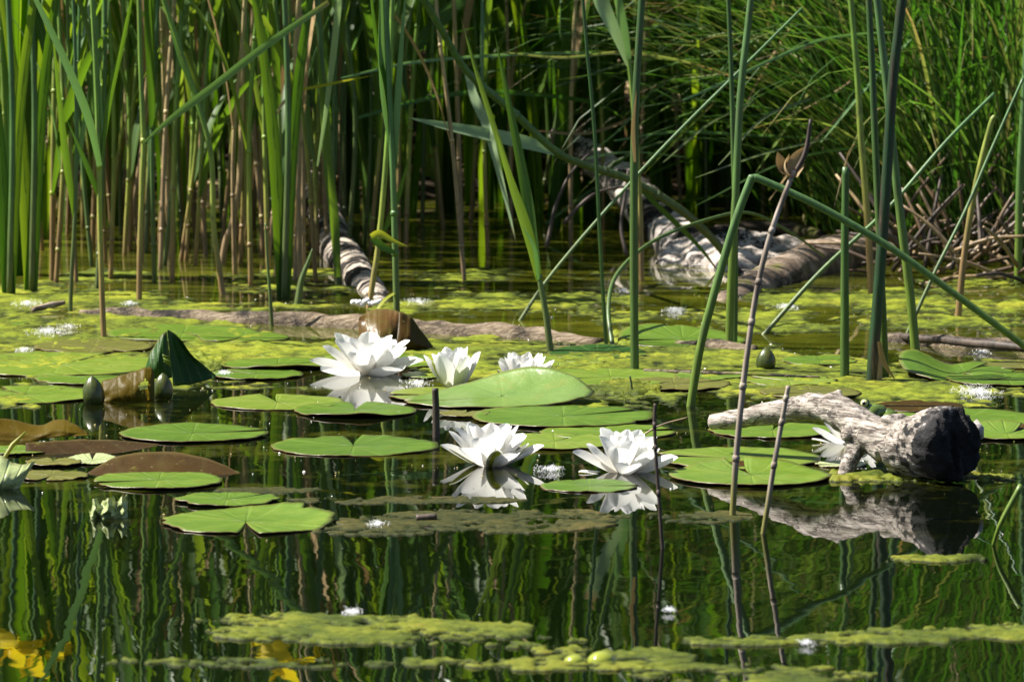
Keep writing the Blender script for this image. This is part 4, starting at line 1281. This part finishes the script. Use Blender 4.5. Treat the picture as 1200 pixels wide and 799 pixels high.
stem('reed', 'reed bent over in a long diagonal with one pale leaf pointing left', 'reed', [(868, 318), (842, 288), (800, 248), (740, 212), (690, 195), (652, 178), (600, 130), (549, 86), (520, 40), (497, 0)], 5.0, 'green_stem', G_N,
     [([(652, 178), (620, 168), (570, 157), (520, 147), (478, 138)], 17, 'pale_leaf', (.1, .3), (-.02, -.1)), ([(548, 86), (556, 115), (570, 145), (578, 175), (592, 230), (606, 290)], 12, 'pale_leaf', (.2, .9), (-.02, -.1)),
      ([(740, 212), (780, 250), (820, 290), (850, 330)], 7, 'reed_leaf', (.4, .9), (.02, .0))], lean=-.35, nodes=[(652, 178), (549, 86), (740, 212)])
stem('reed', 'short stem carrying a fan of green blades right of the half open flower', 'reed', [(646, 412), (640, 370), (632, 325)], 4.2, 'green_stem', G_N,
     [([(632, 328), (618, 270), (598, 210), (580, 150)], 14, 'reed_leaf', (.2, .5)), ([(631, 326), (622, 260), (612, 200), (596, 120), (580, 40)], 13, 'reed_leaf', (-.3, .2), (.01, .05)),
      ([(630, 325), (606, 240), (592, 190), (560, 90), (540, 20)], 11, 'reed_leaf', (.7, .4), (.02, .1)), ([(631, 328), (626, 290), (610, 262)], 6, 'glaucous_leaf', (.3, .6), (-.01, -.03))], ext=False, nodes=[(632, 325)])
stem('dead_reed', 'straight thin stalk slanting up to the right behind the flowers', 'reed', [(604, 376), (640, 330), (700, 258), (780, 170), (870, 80), (940, 10)], 2.3, 'green_stem', G_N, lean=.3, ext=False)
stem('reed', 'brown green reed rising from the end of the shadow banded trunk', 'reed', [(431, 362), (437, 330), (443, 290), (449, 230), (455, 150), (458, 60), (460, 0)], 3.6, 'reed_stem', G_N, [([(447, 275), (455, 260), (470, 220), (480, 180)], 8, 'reed_leaf', (.5, .2))])
stem('reed', 'reed with one long bright leaf rising diagonally at the upper left', 'reed', [(163, 352), (164, 290), (167, 200), (168, 165), (165, 80), (163, 0)], 3.4, 'reed_stem', G_N,
     [([(168, 168), (200, 140), (250, 102), (310, 55), (385, 3)], 9, 'glaucous_leaf', (.2, .2), (-.05, -.25), [2, 6, 9, 9, 8, 6])], nodes=[(168, 165)])
stem('reed', 'front reed at the left with blue green blades fanning from its middle', 'reed', [(122, 396), (119, 330), (117, 260), (116, 195), (113, 100), (108, 0)], 3.4, 'reed_stem', G_N,
     [([(117, 195), (104, 140), (80, 80), (42, 0), (20, -40)], 11, 'glaucous_leaf', (.2, .4), (-.02, -.1)), ([(117, 195), (116, 140), (112, 70), (110, -30)], 10, 'glaucous_leaf', (-.4, .3)), ([(118, 196), (128, 120), (146, 40), (160, -30)], 8, 'reed_leaf', (.6, .3)),
      ([(118, 235), (100, 190), (78, 140)], 8, 'reed_leaf', (.3, .7))], nodes=[(117, 196)])
stem('reed', 'slim reed standing in the algae in front of the left reed crowd', 'reed', [(82, 366), (84, 320), (88, 250), (90, 150), (88, 60), (86, 0)], 2.6, 'green_stem', G_N, [([(88, 255), (78, 190), (70, 120), (60, 20)], 10, 'reed_leaf', (.3, .6)), ([(89, 200), (98, 150), (104, 100)], 7, 'glaucous_leaf', (.2, .5))])
stem('reed_shoot', 'slender green spike rising from the long log', 'reed', [(319, 382), (316, 340), (313, 300), (311, 262)], 2.6, 'green_stem', G_N, ext=False, r2=.8)
stem('reed_shoot', 'stubby pointed shoot beside the shadow banded trunk', 'reed', [(348, 357), (353, 330), (362, 305), (366, 292)], 5, 'green_stem', G_N, ext=False, r2=.8)
stem('reed', 'reed with a broad green blade dropping in front of the shadow banded trunk', 'reed', [(397, 333), (393, 280), (385, 200), (378, 130), (376, 60), (372, 0)], 4.4, 'green_stem', G_N,
     [([(396, 325), (392, 260), (384, 190), (378, 120), (370, 30)], 13, 'reed_leaf', (.2, .5), (-.02, -.04)), ([(372, 195), (382, 130), (391, 60), (397, 0), (402, -60)], 11, 'pale_leaf', (.3, .9), (-.04, -.06), [2, 6, 10, 12, 12])])
stem('reed', 'leafy reed whose wide blue green blade crosses the top centre', 'reed', [(452, 262), (458, 190), (462, 120), (466, 70), (468, 0)], 3, 'reed_stem', G_N, [([(468, 82), (490, 52), (520, 20), (560, -20), (600, -50)], 18, 'glaucous_leaf', (.2, .4), (-.06, -.12), [2, 15, 18, 17, 12])])
stem('reed', 'reed with a pale broad leaf dangling near the scarred rush', 'reed', [(752, 330), (750, 240), (742, 120), (735, 60), (722, 0)], 3.2, 'reed_stem', G_N, [([(735, 78), (722, 40), (706, 5), (690, -40)], 24, 'pale_leaf', (.2, .5), (-.04, -.08), [2, 14, 22, 22]), ([(737, 70), (728, 20), (720, -40)], 14, 'glaucous_leaf', (.5, .2), (-.02, -.04))])
stem('reed', 'bent reed leaning left at its foot among the left crowd', 'reed', [(262, 345), (256, 310), (250, 260), (247, 180), (228, 110), (205, 40)], 3.6, 'reed_stem', G_N, [([(248, 182), (232, 120), (210, 65), (190, 0)], 8, 'glaucous_leaf', (.3, .5))])
stem('dead_reed', 'tan dead reed crooked near the water in the left crowd', 'reed', [(259, 310), (264, 285), (272, 262), (280, 220), (284, 120), (286, 0)], 4.0, 'dry_stem', G_N)
stem('dead_reed', 'curled brown leaf stalk hanging in front of the left reeds', 'reed', [(352, 335), (350, 250), (349, 180), (348, 120), (346, 60), (350, 0)], 3.2, 'dry_stem', G_N, [([(348, 112), (335, 118), (326, 130), (322, 148)], 6, 'dry_leaf', (.5, 1.2), (-.04, -.06)), ([(348, 106), (370, 102), (400, 96), (440, 88)], 4, 'yellow_leaf', (.4, .6), (-.04, -.04))])
stem('dead_reed', 'pale dead stalk leaning out of the litter at the right edge', 'reed', [(1215, 235), (1200, 215), (1184, 180), (1164, 138)], 4, 'dry_stem', G_N, ext=False)
stem('sedge_stalk', 'bright straight stalk slanting up past the pale green rush', 'grass stalk', [(888, 392), (960, 320), (1040, 245), (1110, 165), (1165, 110)], 2.8, 'green_stem', G_N, ext=False, lean=.2)
stem('sedge_stalk', 'pair stalk crossing low over the water by the right bank', 'grass stalk', [(1060, 390), (1095, 320), (1130, 250), (1160, 180), (1200, 90)], 2.4, 'green_stem', G_N, ext=False, lean=.1)
stem('sedge_stalk', 'dark slanting stalk at the foot of the right bank', 'grass stalk', [(1122, 372), (1130, 300), (1143, 220), (1160, 150), (1166, 136)], 4.2, 'reed_stem', G_N, ext=False)
stem('sedge_stalk', 'broad flat green stalk standing at the right edge', 'grass stalk', [(1193, 330), (1194, 280), (1195, 220), (1200, 120), (1206, 0)], 5, 'rush_light', G_N)
stem('withered_stalk', 'orange brown withered blade standing behind the twig tip', 'grass stalk', [(944, 255), (952, 225), (962, 190), (968, 165)], 5, 'dry_leaf', G_N, ext=False, r2=2)
for k, (pts, wd, lb) in enumerate([([(800, 118), (850, 96), (905, 70), (960, 48), (1010, 40), (1060, 38)], 4, 'long thin blade arching across the upper right'),
        ([(590, 62), (660, 68), (730, 62), (800, 72), (860, 90)], 4, 'thin blade running level above the bleached trunk'),
        ([(400, 92), (480, 74), (570, 66), (680, 62), (760, 66)], 4, 'long level blade crossing behind the centre reeds'),
        ([(420, 138), (490, 118), (560, 108), (640, 112), (700, 122), (730, 138)], 6, 'dark level blade curving down at its right tip'),
        ([(720, 165), (790, 155), (870, 158), (950, 162), (1010, 165)], 3.6, 'straight level blade behind the long grey twig'),
        ([(800, 140), (880, 145), (960, 146), (1060, 150)], 3.2, 'pale level blade above the broken stump'),
        ([(1040, 262), (1080, 225), (1120, 195), (1150, 150), (1180, 142)], 4, 'kinked bright blade near the right litter'),
        ([(690, 215), (740, 180), (800, 140), (860, 90), (905, 40)], 4, 'bright blade slanting over the bleached trunk'),
        ([(640, 262), (690, 225), (740, 195), (800, 160)], 4, 'bright blade crossing in front of the bleached trunk'),
        ([(700, 210), (760, 235), (830, 232), (900, 222), (980, 215)], 3.6, 'faint level blade over the foot of the bleached trunk')]):
    Yb = 9.0 + .12 * k
    c_ = Q(*pts[0], Yb)
    cp = catmull([Q(x, y, Yb - .0 + .1 * i) for i, (x, y) in enumerate(pts)], 24)
    mb = MB(); blade(mb, cp, [wd * S(Yb) * v for v in lerp_list([.6, 1, 1, .8, .3], 24)], (.1, -1, .5), .2, (.2, .6))
    # root of the blade: it springs from the stand behind
    tag(build(mb, 'grass_blade', 'glaucous_leaf' if k % 2 == 0 else 'sedge', loc=c_), lb, 'grass blade', 'long loose blades in front of the reed stand')

rb = random.Random(63)
for k in range(26):
    x0, y0 = rb.uniform(620, 1080), rb.uniform(40, 250)
    if k % 2:
        a = rb.uniform(-.35, .12); L = rb.uniform(120, 260)
    else:
        a = rb.uniform(-1.1, -.5); L = rb.uniform(90, 200)
    x1, y1 = x0 + L * math.cos(a), y0 + L * math.sin(a)
    sag = rb.uniform(-22, 14); Yb = rb.uniform(8.9, 10.0)
    cp = catmull([Q(x0, y0, Yb), Q((x0 + x1) / 2, (y0 + y1) / 2 + sag, Yb + .1), Q(x1, y1, Yb + .25)], 18)
    wd = rb.uniform(2.2, 4.2)
    mb = MB(); blade(mb, cp, [wd * S(Yb) * v for v in lerp_list([.25, .9, 1, 1, .9], 18)], (.1, -1, .5), .2, (rb.uniform(-.6, .6), rb.uniform(-.6, .6)))
    tag(build(mb, 'grass_blade', ('glaucous_leaf', 'sedge', 'green_stem', 'reed_leaf', 'dry_leaf')[k % 5], loc=cp[0].copy()), 'thin loose blade crossing among the rushes between centre and right bank', 'grass blade', 'thin loose blades among the rushes')
for lb, pts in (('dark curved dead twig rising left of the bleached trunk', [(640, 290), (650, 245), (668, 205), (690, 180)]), ('forked dark twig low before the bleached trunk', [(660, 262), (690, 232), (715, 222), (745, 218)]), ('thin dark twig hanging over the bleached trunk', [(735, 300), (728, 265), (732, 230), (736, 200)])):
    Yb = 9.25
    log('dead_twig', lb, 'twig', [(Q(x, y, Yb + .02 * i), .0035 - .0006 * i) for i, (x, y) in enumerate(pts)], 'dark_twig', 20, 7, 3, .2, .001, group='dead twigs by the bleached trunk')

# ------------------------------------------------------------------ reed prototypes and copies
def make_reed(seed, H, r, stem_m, leaf_ms, nleaf, zlow, label):
    rr = random.Random(seed)
    t = thing('reed', label, 'reed', Vector((0, 0, 0)))
    wob = [Vector((rr.uniform(-.012, .012), rr.uniform(-.012, .012), H * k / 5 - (.03 if k == 0 else 0))) for k in range(6)]
    cp = catmull(wob, 30)
    mb = MB(); tube(mb, cp, [r * (1 - .45 * i / 30) for i in range(31)], 8)
    z = rr.uniform(.08, .16)
    zs = []
    while z < H * .95:
        k = int(z / H * 30); q = cp[min(k, 29)]
        rk = r * (1 - .45 * k / 30)
        tube(mb, [q - Vector((0, 0, .003)), q, q + Vector((0, 0, .004))], [rk * 1.0, rk * 1.28, rk * 1.0], 8)
        zs.append((q, rk)); z += rr.uniform(.1, .17)
    build(mb, 'stem', stem_m, t)
    az = rr.uniform(0, 6.28)
    use = [q for q in zs if q[0].z > zlow]
    for k in range(min(nleaf, len(use))):
        q, rk = use[k]
        az += math.pi + rr.uniform(-.6, .6)
        L = rr.uniform(.26, .46); wd = rr.uniform(.010, .018)
        e0 = R(rr.uniform(68, 86)); drop = R(rr.uniform(4, 60))
        p = q + Vector((math.cos(az), math.sin(az), 0)) * rk * .8
        pts = [p]
        for i in range(10):
            e = e0 - drop * (i / 9) ** 1.5
            p = p + Vector((math.cos(az) * math.cos(e), math.sin(az) * math.cos(e), math.sin(e))) * L / 10
            pts.append(p)
        mb = MB(); blade(mb, pts, leaf_widths(wd, 10, .5), (math.cos(az) * -.5, math.sin(az) * -.5, 1), .15, (rr.uniform(-.3, .3), rr.uniform(-.9, .9)))
        build(mb, 'leaf', leaf_ms[rr.randrange(len(leaf_ms))], t)
    return t

def make_cattail(seed, nb, label, H=1.05):
    rr = random.Random(seed)
    t = thing('cattail', label, 'cattail', Vector((0, 0, 0)))
    for k in range(nb):
        az = rr.uniform(0, 6.28); sp = rr.uniform(.03, .3)
        L = H * rr.uniform(.7, 1.1); wd = rr.uniform(.016, .03)
        b = Vector((math.cos(az), math.sin(az), 0)) * rr.uniform(.004, .02) + Vector((0, 0, -.02))
        pts = [b + Vector((math.cos(az), math.sin(az), 0)) * sp * L * (i / 14) ** 1.6 + Vector((0, 0, L * i / 14)) for i in range(15)]
        ws = [wd * (1.0 if i < 9 else max(.05, 1 - ((i - 9) / 5) ** 1.6)) for i in range(15)]
        fa = rr.uniform(0, 6.28)
        mb = MB(); blade(mb, pts, ws, (math.cos(fa), math.sin(fa), .1), .12, (0, rr.uniform(-.8, .8)))
        build(mb, 'blade', 'broad_leaf', t)
    return t

HIDE = Vector((0, 40, -5))
GREEN_L = 'green leafy reed in the crowded stand along the far bank'
protos = [make_reed(100 + k, 1.0 + .05 * k, .0040, 'reed_stem', ['reed_leaf', 'glaucous_leaf', 'reed_leaf'], 4 + 2 + k % 2, .07 + .05 * (k % 3), GREEN_L) for k in range(6)]
gprotos = [make_reed(130 + k, 1.0 + .06 * k, .0037, 'green_stem', ['reed_leaf', 'glaucous_leaf'], 7, .08 + .03 * k, GREEN_L) for k in range(4)]
dprotos = [make_reed(160 + k, .85 + .1 * k, .0038, 'dry_stem', ['dry_leaf'], 1, .2, 'tan dead reed stalk in the crowded stand along the far bank') for k in range(4)]
cprotos = [make_cattail(180 + k, 6 + k % 3, 'broad bladed green cattail in the stand along the far bank') for k in range(5)]

count = {'reed': 0, 'cat': 0}
used = set()
def place(src, x, y, label, group, rz, tilt, sc_):
    rot = Euler((tilt[0], tilt[1], rz))
    if src.name not in used:
        used.add(src.name)
        src.location = (x, y, 0); src.rotation_euler = rot; src.scale = (sc_,) * 3
        src['label'] = label; src['group'] = group
        return src
    return copy_tree(src, Vector((x, y, 0)), rot, sc_, label, group)
def base_z(x, y):
    return max(0.0, ground_z(x, y))

pr = random.Random(5)
# left crowd: positions read from the photograph (foot x, y)
LEFT = [(57, 330, 'r'), (70, 331, 'r'), (94, 331, 'r'), (108, 312, 'g'), (113, 338, 'g'), (131, 326, 'r'), (181, 332, 'g'), (187, 316, 'd'), (203, 330, 'r'), (291, 336, 'r'), (277, 322, 'd'),
        (309, 318, 'r'), (328, 325, 'r'), (344, 330, 'd'), (366, 332, 'r'), (356, 318, 'd'), (226, 306, 'r'), (243, 300, 'd'), (150, 300, 'r'), (40, 300, 'g'), (26, 290, 'g'), (300, 300, 'r'), (268, 290, 'r'), (214, 288, 'g'), (196, 296, 'd'),
        (168, 288, 'r'), (332, 292, 'd'), (384, 300, 'r'), (410, 300, 'g'), (372, 286, 'r'), (78, 292, 'd'), (120, 288, 'r'), (142, 276, 'g'), (235, 272, 'r'), (317, 272, 'g'), (290, 268, 'd'), (350, 268, 'r'), (255, 265, 'g'), (400, 268, 'd'), (60, 272, 'r'), (20, 310, 'r'), (8, 296, 'g')]
for k, (x, y, ty) in enumerate(LEFT):
    b = P(x, y)
    src = {'r': protos, 'g': gprotos, 'd': dprotos}[ty][k % (6 if ty == 'r' else 4)]
    lb = {'r': 'green topped reed with a tan foot in the left hand crowd', 'g': 'all green leafy reed in the left hand crowd', 'd': 'tan dead stalk in the left hand crowd'}[ty]
    place(src, b.x, b.y, lb, 'reeds of the left hand crowd', pr.uniform(0, 6.28), (pr.gauss(0, .025), pr.gauss(0, .035)), pr.uniform(.9, 1.1))
for k in range(62):
    x, y = pr.uniform(-10, 470), pr.uniform(255, 312)
    b = P(x, y); ty = pr.choice('rrggrd')
    place({'r': protos, 'g': gprotos, 'd': dprotos}[ty][k % (6 if ty == 'r' else 4)], b.x, b.y, {'r': 'green topped reed with a tan foot in the left hand crowd', 'g': 'all green leafy reed in the left hand crowd', 'd': 'tan dead stalk in the left hand crowd'}[ty],
          'reeds of the left hand crowd', pr.uniform(0, 6.28), (pr.gauss(0, .04), pr.gauss(0, .07)), pr.uniform(.85, 1.1))
# random stand, kept thin in front of the open water at mid right
def free(x, y, x0, y0, rad):
    return (x - x0) ** 2 + (y - y0) ** 2 > rad * rad
n = 0
while n < 140:
    y = pr.uniform(9.55, 11.5); x = pr.uniform(-1.12, 1.12) * y / 10.6
    u = 600 + x / y * 7000
    if y < 10.5 and 430 < u < 1080 and pr.random() < .93: continue
    if u > 980 and y < 10.2: continue
    if 640 < u < 800 and y < 10.5: continue
    q = pr.random()
    if q < .5: src, lb = protos[n % 6], 'green topped reed with a tan foot in the stand at the back'
    elif q < .78: src, lb = gprotos[n % 4], 'all green leafy reed in the stand at the back'
    else: src, lb = dprotos[n % 4], 'tan dead stalk in the stand at the back'
    o = place(src, x, y, lb, 'reeds of the stand at the back', pr.uniform(0, 6.28), (pr.gauss(0, .05), pr.gauss(0, .06)), pr.uniform(.85, 1.15))
    o.location.z = base_z(x, y)
    n += 1
for k, (x, y, ty) in enumerate([(745, 262, 'd'), (800, 250, 'd'), (828, 256, 'g'), (895, 252, 'd'), (916, 258, 'r'), (958, 252, 'd'), (1000, 262, 'r'), (600, 268, 'd'), (556, 262, 'r'), (575, 300, 'r'), (533, 290, 'd'), (545, 330, 'd'), (515, 268, 'r'), (490, 262, 'g'), (702, 270, 'r'), (668, 285, 'd'), (775, 245, 'r'), (856, 246, 'g'), (940, 246, 'g'), (980, 244, 'r')]):
    b = P(x, y)
    place({'r': protos, 'g': gprotos, 'd': dprotos}[ty][k % 4], b.x, b.y, {'r': 'green topped reed with a tan foot in the stand at the back', 'g': 'all green leafy reed in the stand at the back', 'd': 'tan dead stalk in the stand at the back'}[ty],
          'reeds of the stand at the back', pr.uniform(0, 6.28), (pr.gauss(0, .03), pr.gauss(0, .05)), pr.uniform(.9, 1.1))
# cattails
CAT = [(655, 238), (615, 236), (585, 238), (700, 234), (835, 240), (880, 238), (925, 240), (18, 322), (46, 280), (130, 264), (15, 262), (440, 262), (405, 250), (475, 256), (520, 250), (640, 268), (690, 262), (575, 246), (610, 250), (820, 246), (860, 240), (905, 244), (330, 248), (270, 246), (200, 250), (90, 252), (725, 240), (780, 250), (545, 240), (660, 240)]
for k, (x, y) in enumerate(CAT):
    b = P(x, y)
    place(cprotos[k % 5], b.x, b.y, 'broad bladed green cattail at the edge of the stand' if y > 255 else 'broad bladed green cattail deep in the stand', 'cattails of the stand at the back', pr.uniform(0, 6.28), (pr.gauss(0, .03), pr.gauss(0, .05)), pr.uniform(.85, 1.15))
n = 0
while n < 55:
    y = pr.uniform(10.7, 12.2); x = pr.uniform(-1.15, .75) * y / 10.6
    o = place(cprotos[n % 5], x, y, 'broad bladed green cattail deep in the stand', 'cattails of the stand at the back', pr.uniform(0, 6.28), (pr.gauss(0, .05), pr.gauss(0, .07)), pr.uniform(.85, 1.2))
    o.location.z = base_z(x, y)
    n += 1

# the rest of the stand behind and to both sides, one mass
mb = MB()
rs = random.Random(77)
def mass_reed(x, y, z0):
    H = rs.uniform(1.15, 1.7)
    lx, ly = rs.gauss(0, .08), rs.gauss(0, .08)
    pts = [Vector((x + lx * t * t * H, y + ly * t * t * H, z0 + H * t)) for t in (0, .33, .66, 1)]
    mi = 0 if rs.random() < .75 else 2
    tube(mb, pts, [.005, .0045, .004, .002], 5, False, 0, mi)
    az = rs.uniform(0, 6.28)
    for k in range(rs.randrange(3, 6)):
        z = rs.uniform(.12, .95) * H
        p = Vector((x, y, z0 + z)) + Vector((lx, ly, 0)) * (z / H) ** 2 * H
        az += 2.6 + rs.uniform(-.5, .5)
        L = rs.uniform(.3, .5); e0 = R(rs.uniform(55, 82)); dr = R(rs.uniform(10, 80))
        q = [p]
        for i in range(5):
            e = e0 - dr * (i / 4) ** 1.4
            p = p + Vector((math.cos(az) * math.cos(e), math.sin(az) * math.cos(e), math.sin(e))) * L / 5
            q.append(p)
        blade(mb, q, leaf_widths(rs.uniform(.014, .024), 5, .5), (-math.cos(az), -math.sin(az), 1), .15, (0, rs.uniform(-.8, .8)), 1)
def mass_broad(x, y, z0):
    for k in range(5):
        az = rs.uniform(0, 6.28); sp = rs.uniform(.03, .28); L = rs.uniform(1.0, 1.6); wd = rs.uniform(.018, .03); fa = rs.uniform(0, 6.28)
        pts = [Vector((x, y, z0)) + Vector((math.cos(az), math.sin(az), 0)) * sp * L * (i / 7) ** 1.6 + Vector((0, 0, L * i / 7)) for i in range(8)]
        blade(mb, pts, [wd, wd, wd, wd, wd, wd * .8, wd * .5, wd * .05], (math.cos(fa), math.sin(fa), .1), .12, (0, rs.uniform(-.6, .6)), 3)
for k in range(1150):
    y = rs.uniform(11.5, 13.8); x = rs.uniform(-3.2, 3.2)
    if k % 3 == 0: mass_broad(x, y, ground_z(x, y))
    else: mass_reed(x, y, max(0, ground_z(x, y)))
for k in range(150):
    sgn = -1 if k % 3 else 1
    y = rs.uniform(9.9, 11.6); x = sgn * rs.uniform(1.25 * y / 10.6, 3.2)
    mass_reed(x, y, max(0, ground_z(x, y)))
tag(build(mb, 'reed_bed', ['reed_stem', 'reed_leaf', 'dry_stem', 'broad_leaf']), 'dense mass of reeds filling the bank behind', None, None, 'stuff')

# ------------------------------------------------------------------ sedge tussocks of the right bank
def tussock(label, x, y, nb, seed, spread=.16, bias=0.0, L0=.6, L1=1.0):
    rr = random.Random(seed); z0 = max(0, ground_z(x, y))
    mb = MB()
    for k in range(nb):
        az = rr.uniform(0, 6.28); d = spread * math.sqrt(rr.random())
        b = Vector((x + math.cos(az) * d, y + math.sin(az) * d * .7, z0 - .02))
        a2 = az + rr.gauss(0, .7)
        dirv = Vector((math.cos(a2) + bias, math.sin(a2) * .6, 0)); dirv.normalize()
        L = rr.uniform(L0, L1); e = R(rr.uniform(72, 89) if rr.random() < .55 else rr.uniform(48, 75)); dr = R(rr.uniform(8, 60) if rr.random() < .5 else rr.uniform(40, 120)); p = b
        pts = [p]
        for i in range(9):
            ee = e - dr * (i / 8) ** 1.5
            p = p + (dirv * math.cos(ee) + Vector((0, 0, math.sin(ee)))) * L / 9
            pts.append(p)
        wd = rr.uniform(.0035, .0065)
        blade(mb, pts, [wd * v for v in (.8, 1, 1, 1, .95, .9, .8, .6, .4, .06)], (-dirv.x, -dirv.y, 1.2), .2, (0, rr.uniform(-.7, .7)))
    tag(build(mb, 'sedge_tussock', 'sedge', loc=Vector((x, y, z0))), label, 'sedge tussock', 'sedge tussocks on the right bank')
for k, (px, Yd, nb, lb, bi) in enumerate([(1120, 9.75, 260, 'arching sedge tussock above the litter at the right', -.3), (1190, 9.6, 260, 'sedge tussock cut by the right edge of the picture', -.4), (1060, 10.0, 240, 'sedge tussock behind the thickest rush', -.3),
        (1000, 10.35, 220, 'sedge tussock behind the broken stump', -.2), (1150, 10.2, 260, 'sedge tussock in the second row above the litter', -.3), (940, 10.7, 200, 'sedge tussock beyond the mossy log', -.3), (1240, 9.9, 260, 'sedge tussock just outside the right edge leaning in', -.9),
        (1260, 10.4, 240, 'rear sedge tussock beyond the right edge leaning in', -.8), (1080, 10.6, 240, 'rear sedge tussock behind the thickest rush', -.4), (870, 10.9, 170, 'sedge tussock far behind the bleached trunk', -.2)]):
    c_ = Q(px, 250, Yd)
    tussock(lb, c_.x, Yd, nb, 300 + k, .15, bi)

# dead litter stalks on the right bank
rl_ = random.Random(9)
for k in range(84):
    px = rl_.uniform(1035, 1215); Yd = rl_.uniform(9.12, 9.55)
    x = Q(px, 300, Yd).x
    z = max(0, ground_z(x, Yd)) + rl_.uniform(-.01, .05)
    L = rl_.uniform(.07, .2); az = rl_.uniform(0, 6.28); e = R(rl_.uniform(0, 65))
    d = Vector((math.cos(az) * math.cos(e), math.sin(az) * math.cos(e) * .6, math.sin(e)))
    b = Vector((x, Yd, z))
    mb = MB(); tube(mb, catmull([b, b + d * L * .5 + Vector((0, 0, .008)), b + d * L], 6), lerp_list([.0035, .0032, .002], 6), 6, True, .2)
    tag(build(mb, 'litter_stalk', ('dry_stem', 'dark_twig', 'litter', 'litter')[k % 4], loc=b), 'dry broken stalk among the brown litter of the right bank', 'dry stalk', 'broken stalks littering the right bank')
mb = MB()
for k in range(900):
    x = rl_.uniform(.4, 1.5); y = rl_.uniform(9.15, 10.4) if x > .8 else rl_.uniform(9.6, 11)
    if ground_z(x, y) < 0.01: continue
    z = ground_z(x, y) + rl_.uniform(0, .03); az = rl_.uniform(0, 6.28); L = rl_.uniform(.04, .13)
    d = Vector((math.cos(az), math.sin(az), rl_.uniform(-.15, .5)))
    blade(mb, [Vector((x, y, z)), Vector((x, y, z)) + d * L * .5 + Vector((0, 0, .006)), Vector((x, y, z)) + d * L], [.004, .006, .001], (rl_.uniform(-.5, .5), -.6, 1), .2)
tag(build(mb, 'leaf_litter', 'dry_leaf'), 'brown dead grass litter covering the right bank', None, None, 'stuff')
mb = MB()
for k in range(1500):
    x = rl_.uniform(-1.4, .6); y = rl_.uniform(10.7, 11.6)
    if ground_z(x, y) < 0.0: continue
    z = ground_z(x, y) + rl_.uniform(0, .02); az = rl_.uniform(0, 6.28); L = rl_.uniform(.04, .12)
    d = Vector((math.cos(az), math.sin(az), rl_.uniform(-.1, .4)))
    blade(mb, [Vector((x, y, z)), Vector((x, y, z)) + d * L * .5 + Vector((0, 0, .006)), Vector((x, y, z)) + d * L], [.005, .009, .001], (rl_.uniform(-.5, .5), -.6, 1), .2)
tag(build(mb, 'leaf_litter', 'dry_leaf'), 'brown dead leaf litter on the bank behind the left reeds', None, None, 'stuff')

# ------------------------------------------------------------------ yellow irises, seen mirrored in the front water
def iris(label, px, py, Yd, seed):
    w_ = P(px, py)
    d = (w_ - CAM); d.z = -d.z
    top = w_ + d * ((Yd - w_.y) / d.y)
    b = Vector((top.x, Yd, 0)); rr = random.Random(seed)
    t = thing('yellow_iris', label, 'flower', b, 'yellow irises at the far bank')
    mb = MB(); tube(mb, catmull([b + Vector((0, 0, -.02)), b.lerp(top, .5) + Vector((.008, 0, 0)), top], 12), lerp_list([.005, .004], 12), 8)
    build(mb, 'stem', 'green_stem', t)
    for k in range(6):
        az = k * math.pi / 3 + .3; up = k % 2
        e = R(65 if up else 25); dr = R(10 if up else 110); L = .05 if up else .085; p = top; pts = [p]
        for i in range(6):
            ee = e - dr * i / 5
            p = p + Vector((math.cos(az) * math.cos(ee), math.sin(az) * math.cos(ee), math.sin(ee))) * L / 6; pts.append(p)
        mb = MB(); blade(mb, pts, [v * (.024 if up else .05) for v in (.3, .55, .9, 1, 1, .8, .3)], (-math.cos(az), -math.sin(az), 1), .12)
        build(mb, 'petal', 'iris_yellow', t)
    for s_ in (-1, 1):
        mb = MB(); blade(mb, catmull([b, b + Vector((s_ * .02, .01, .3)), b + Vector((s_ * .07, .02, .62))], 8), [.02, .02, .02, .019, .017, .014, .01, .006, .001], (.2, -1, 0), .12)
        build(mb, 'leaf', 'broad_leaf', t)
iris('yellow iris bloom mirrored in the lower left corner of the water', 14, 752, 8.95, 1)
iris('second yellow iris mirrored beside the lower left corner', 40, 768, 9.0, 2)
iris('yellow iris mirrored under the long front algae mat', 334, 766, 8.9, 3)
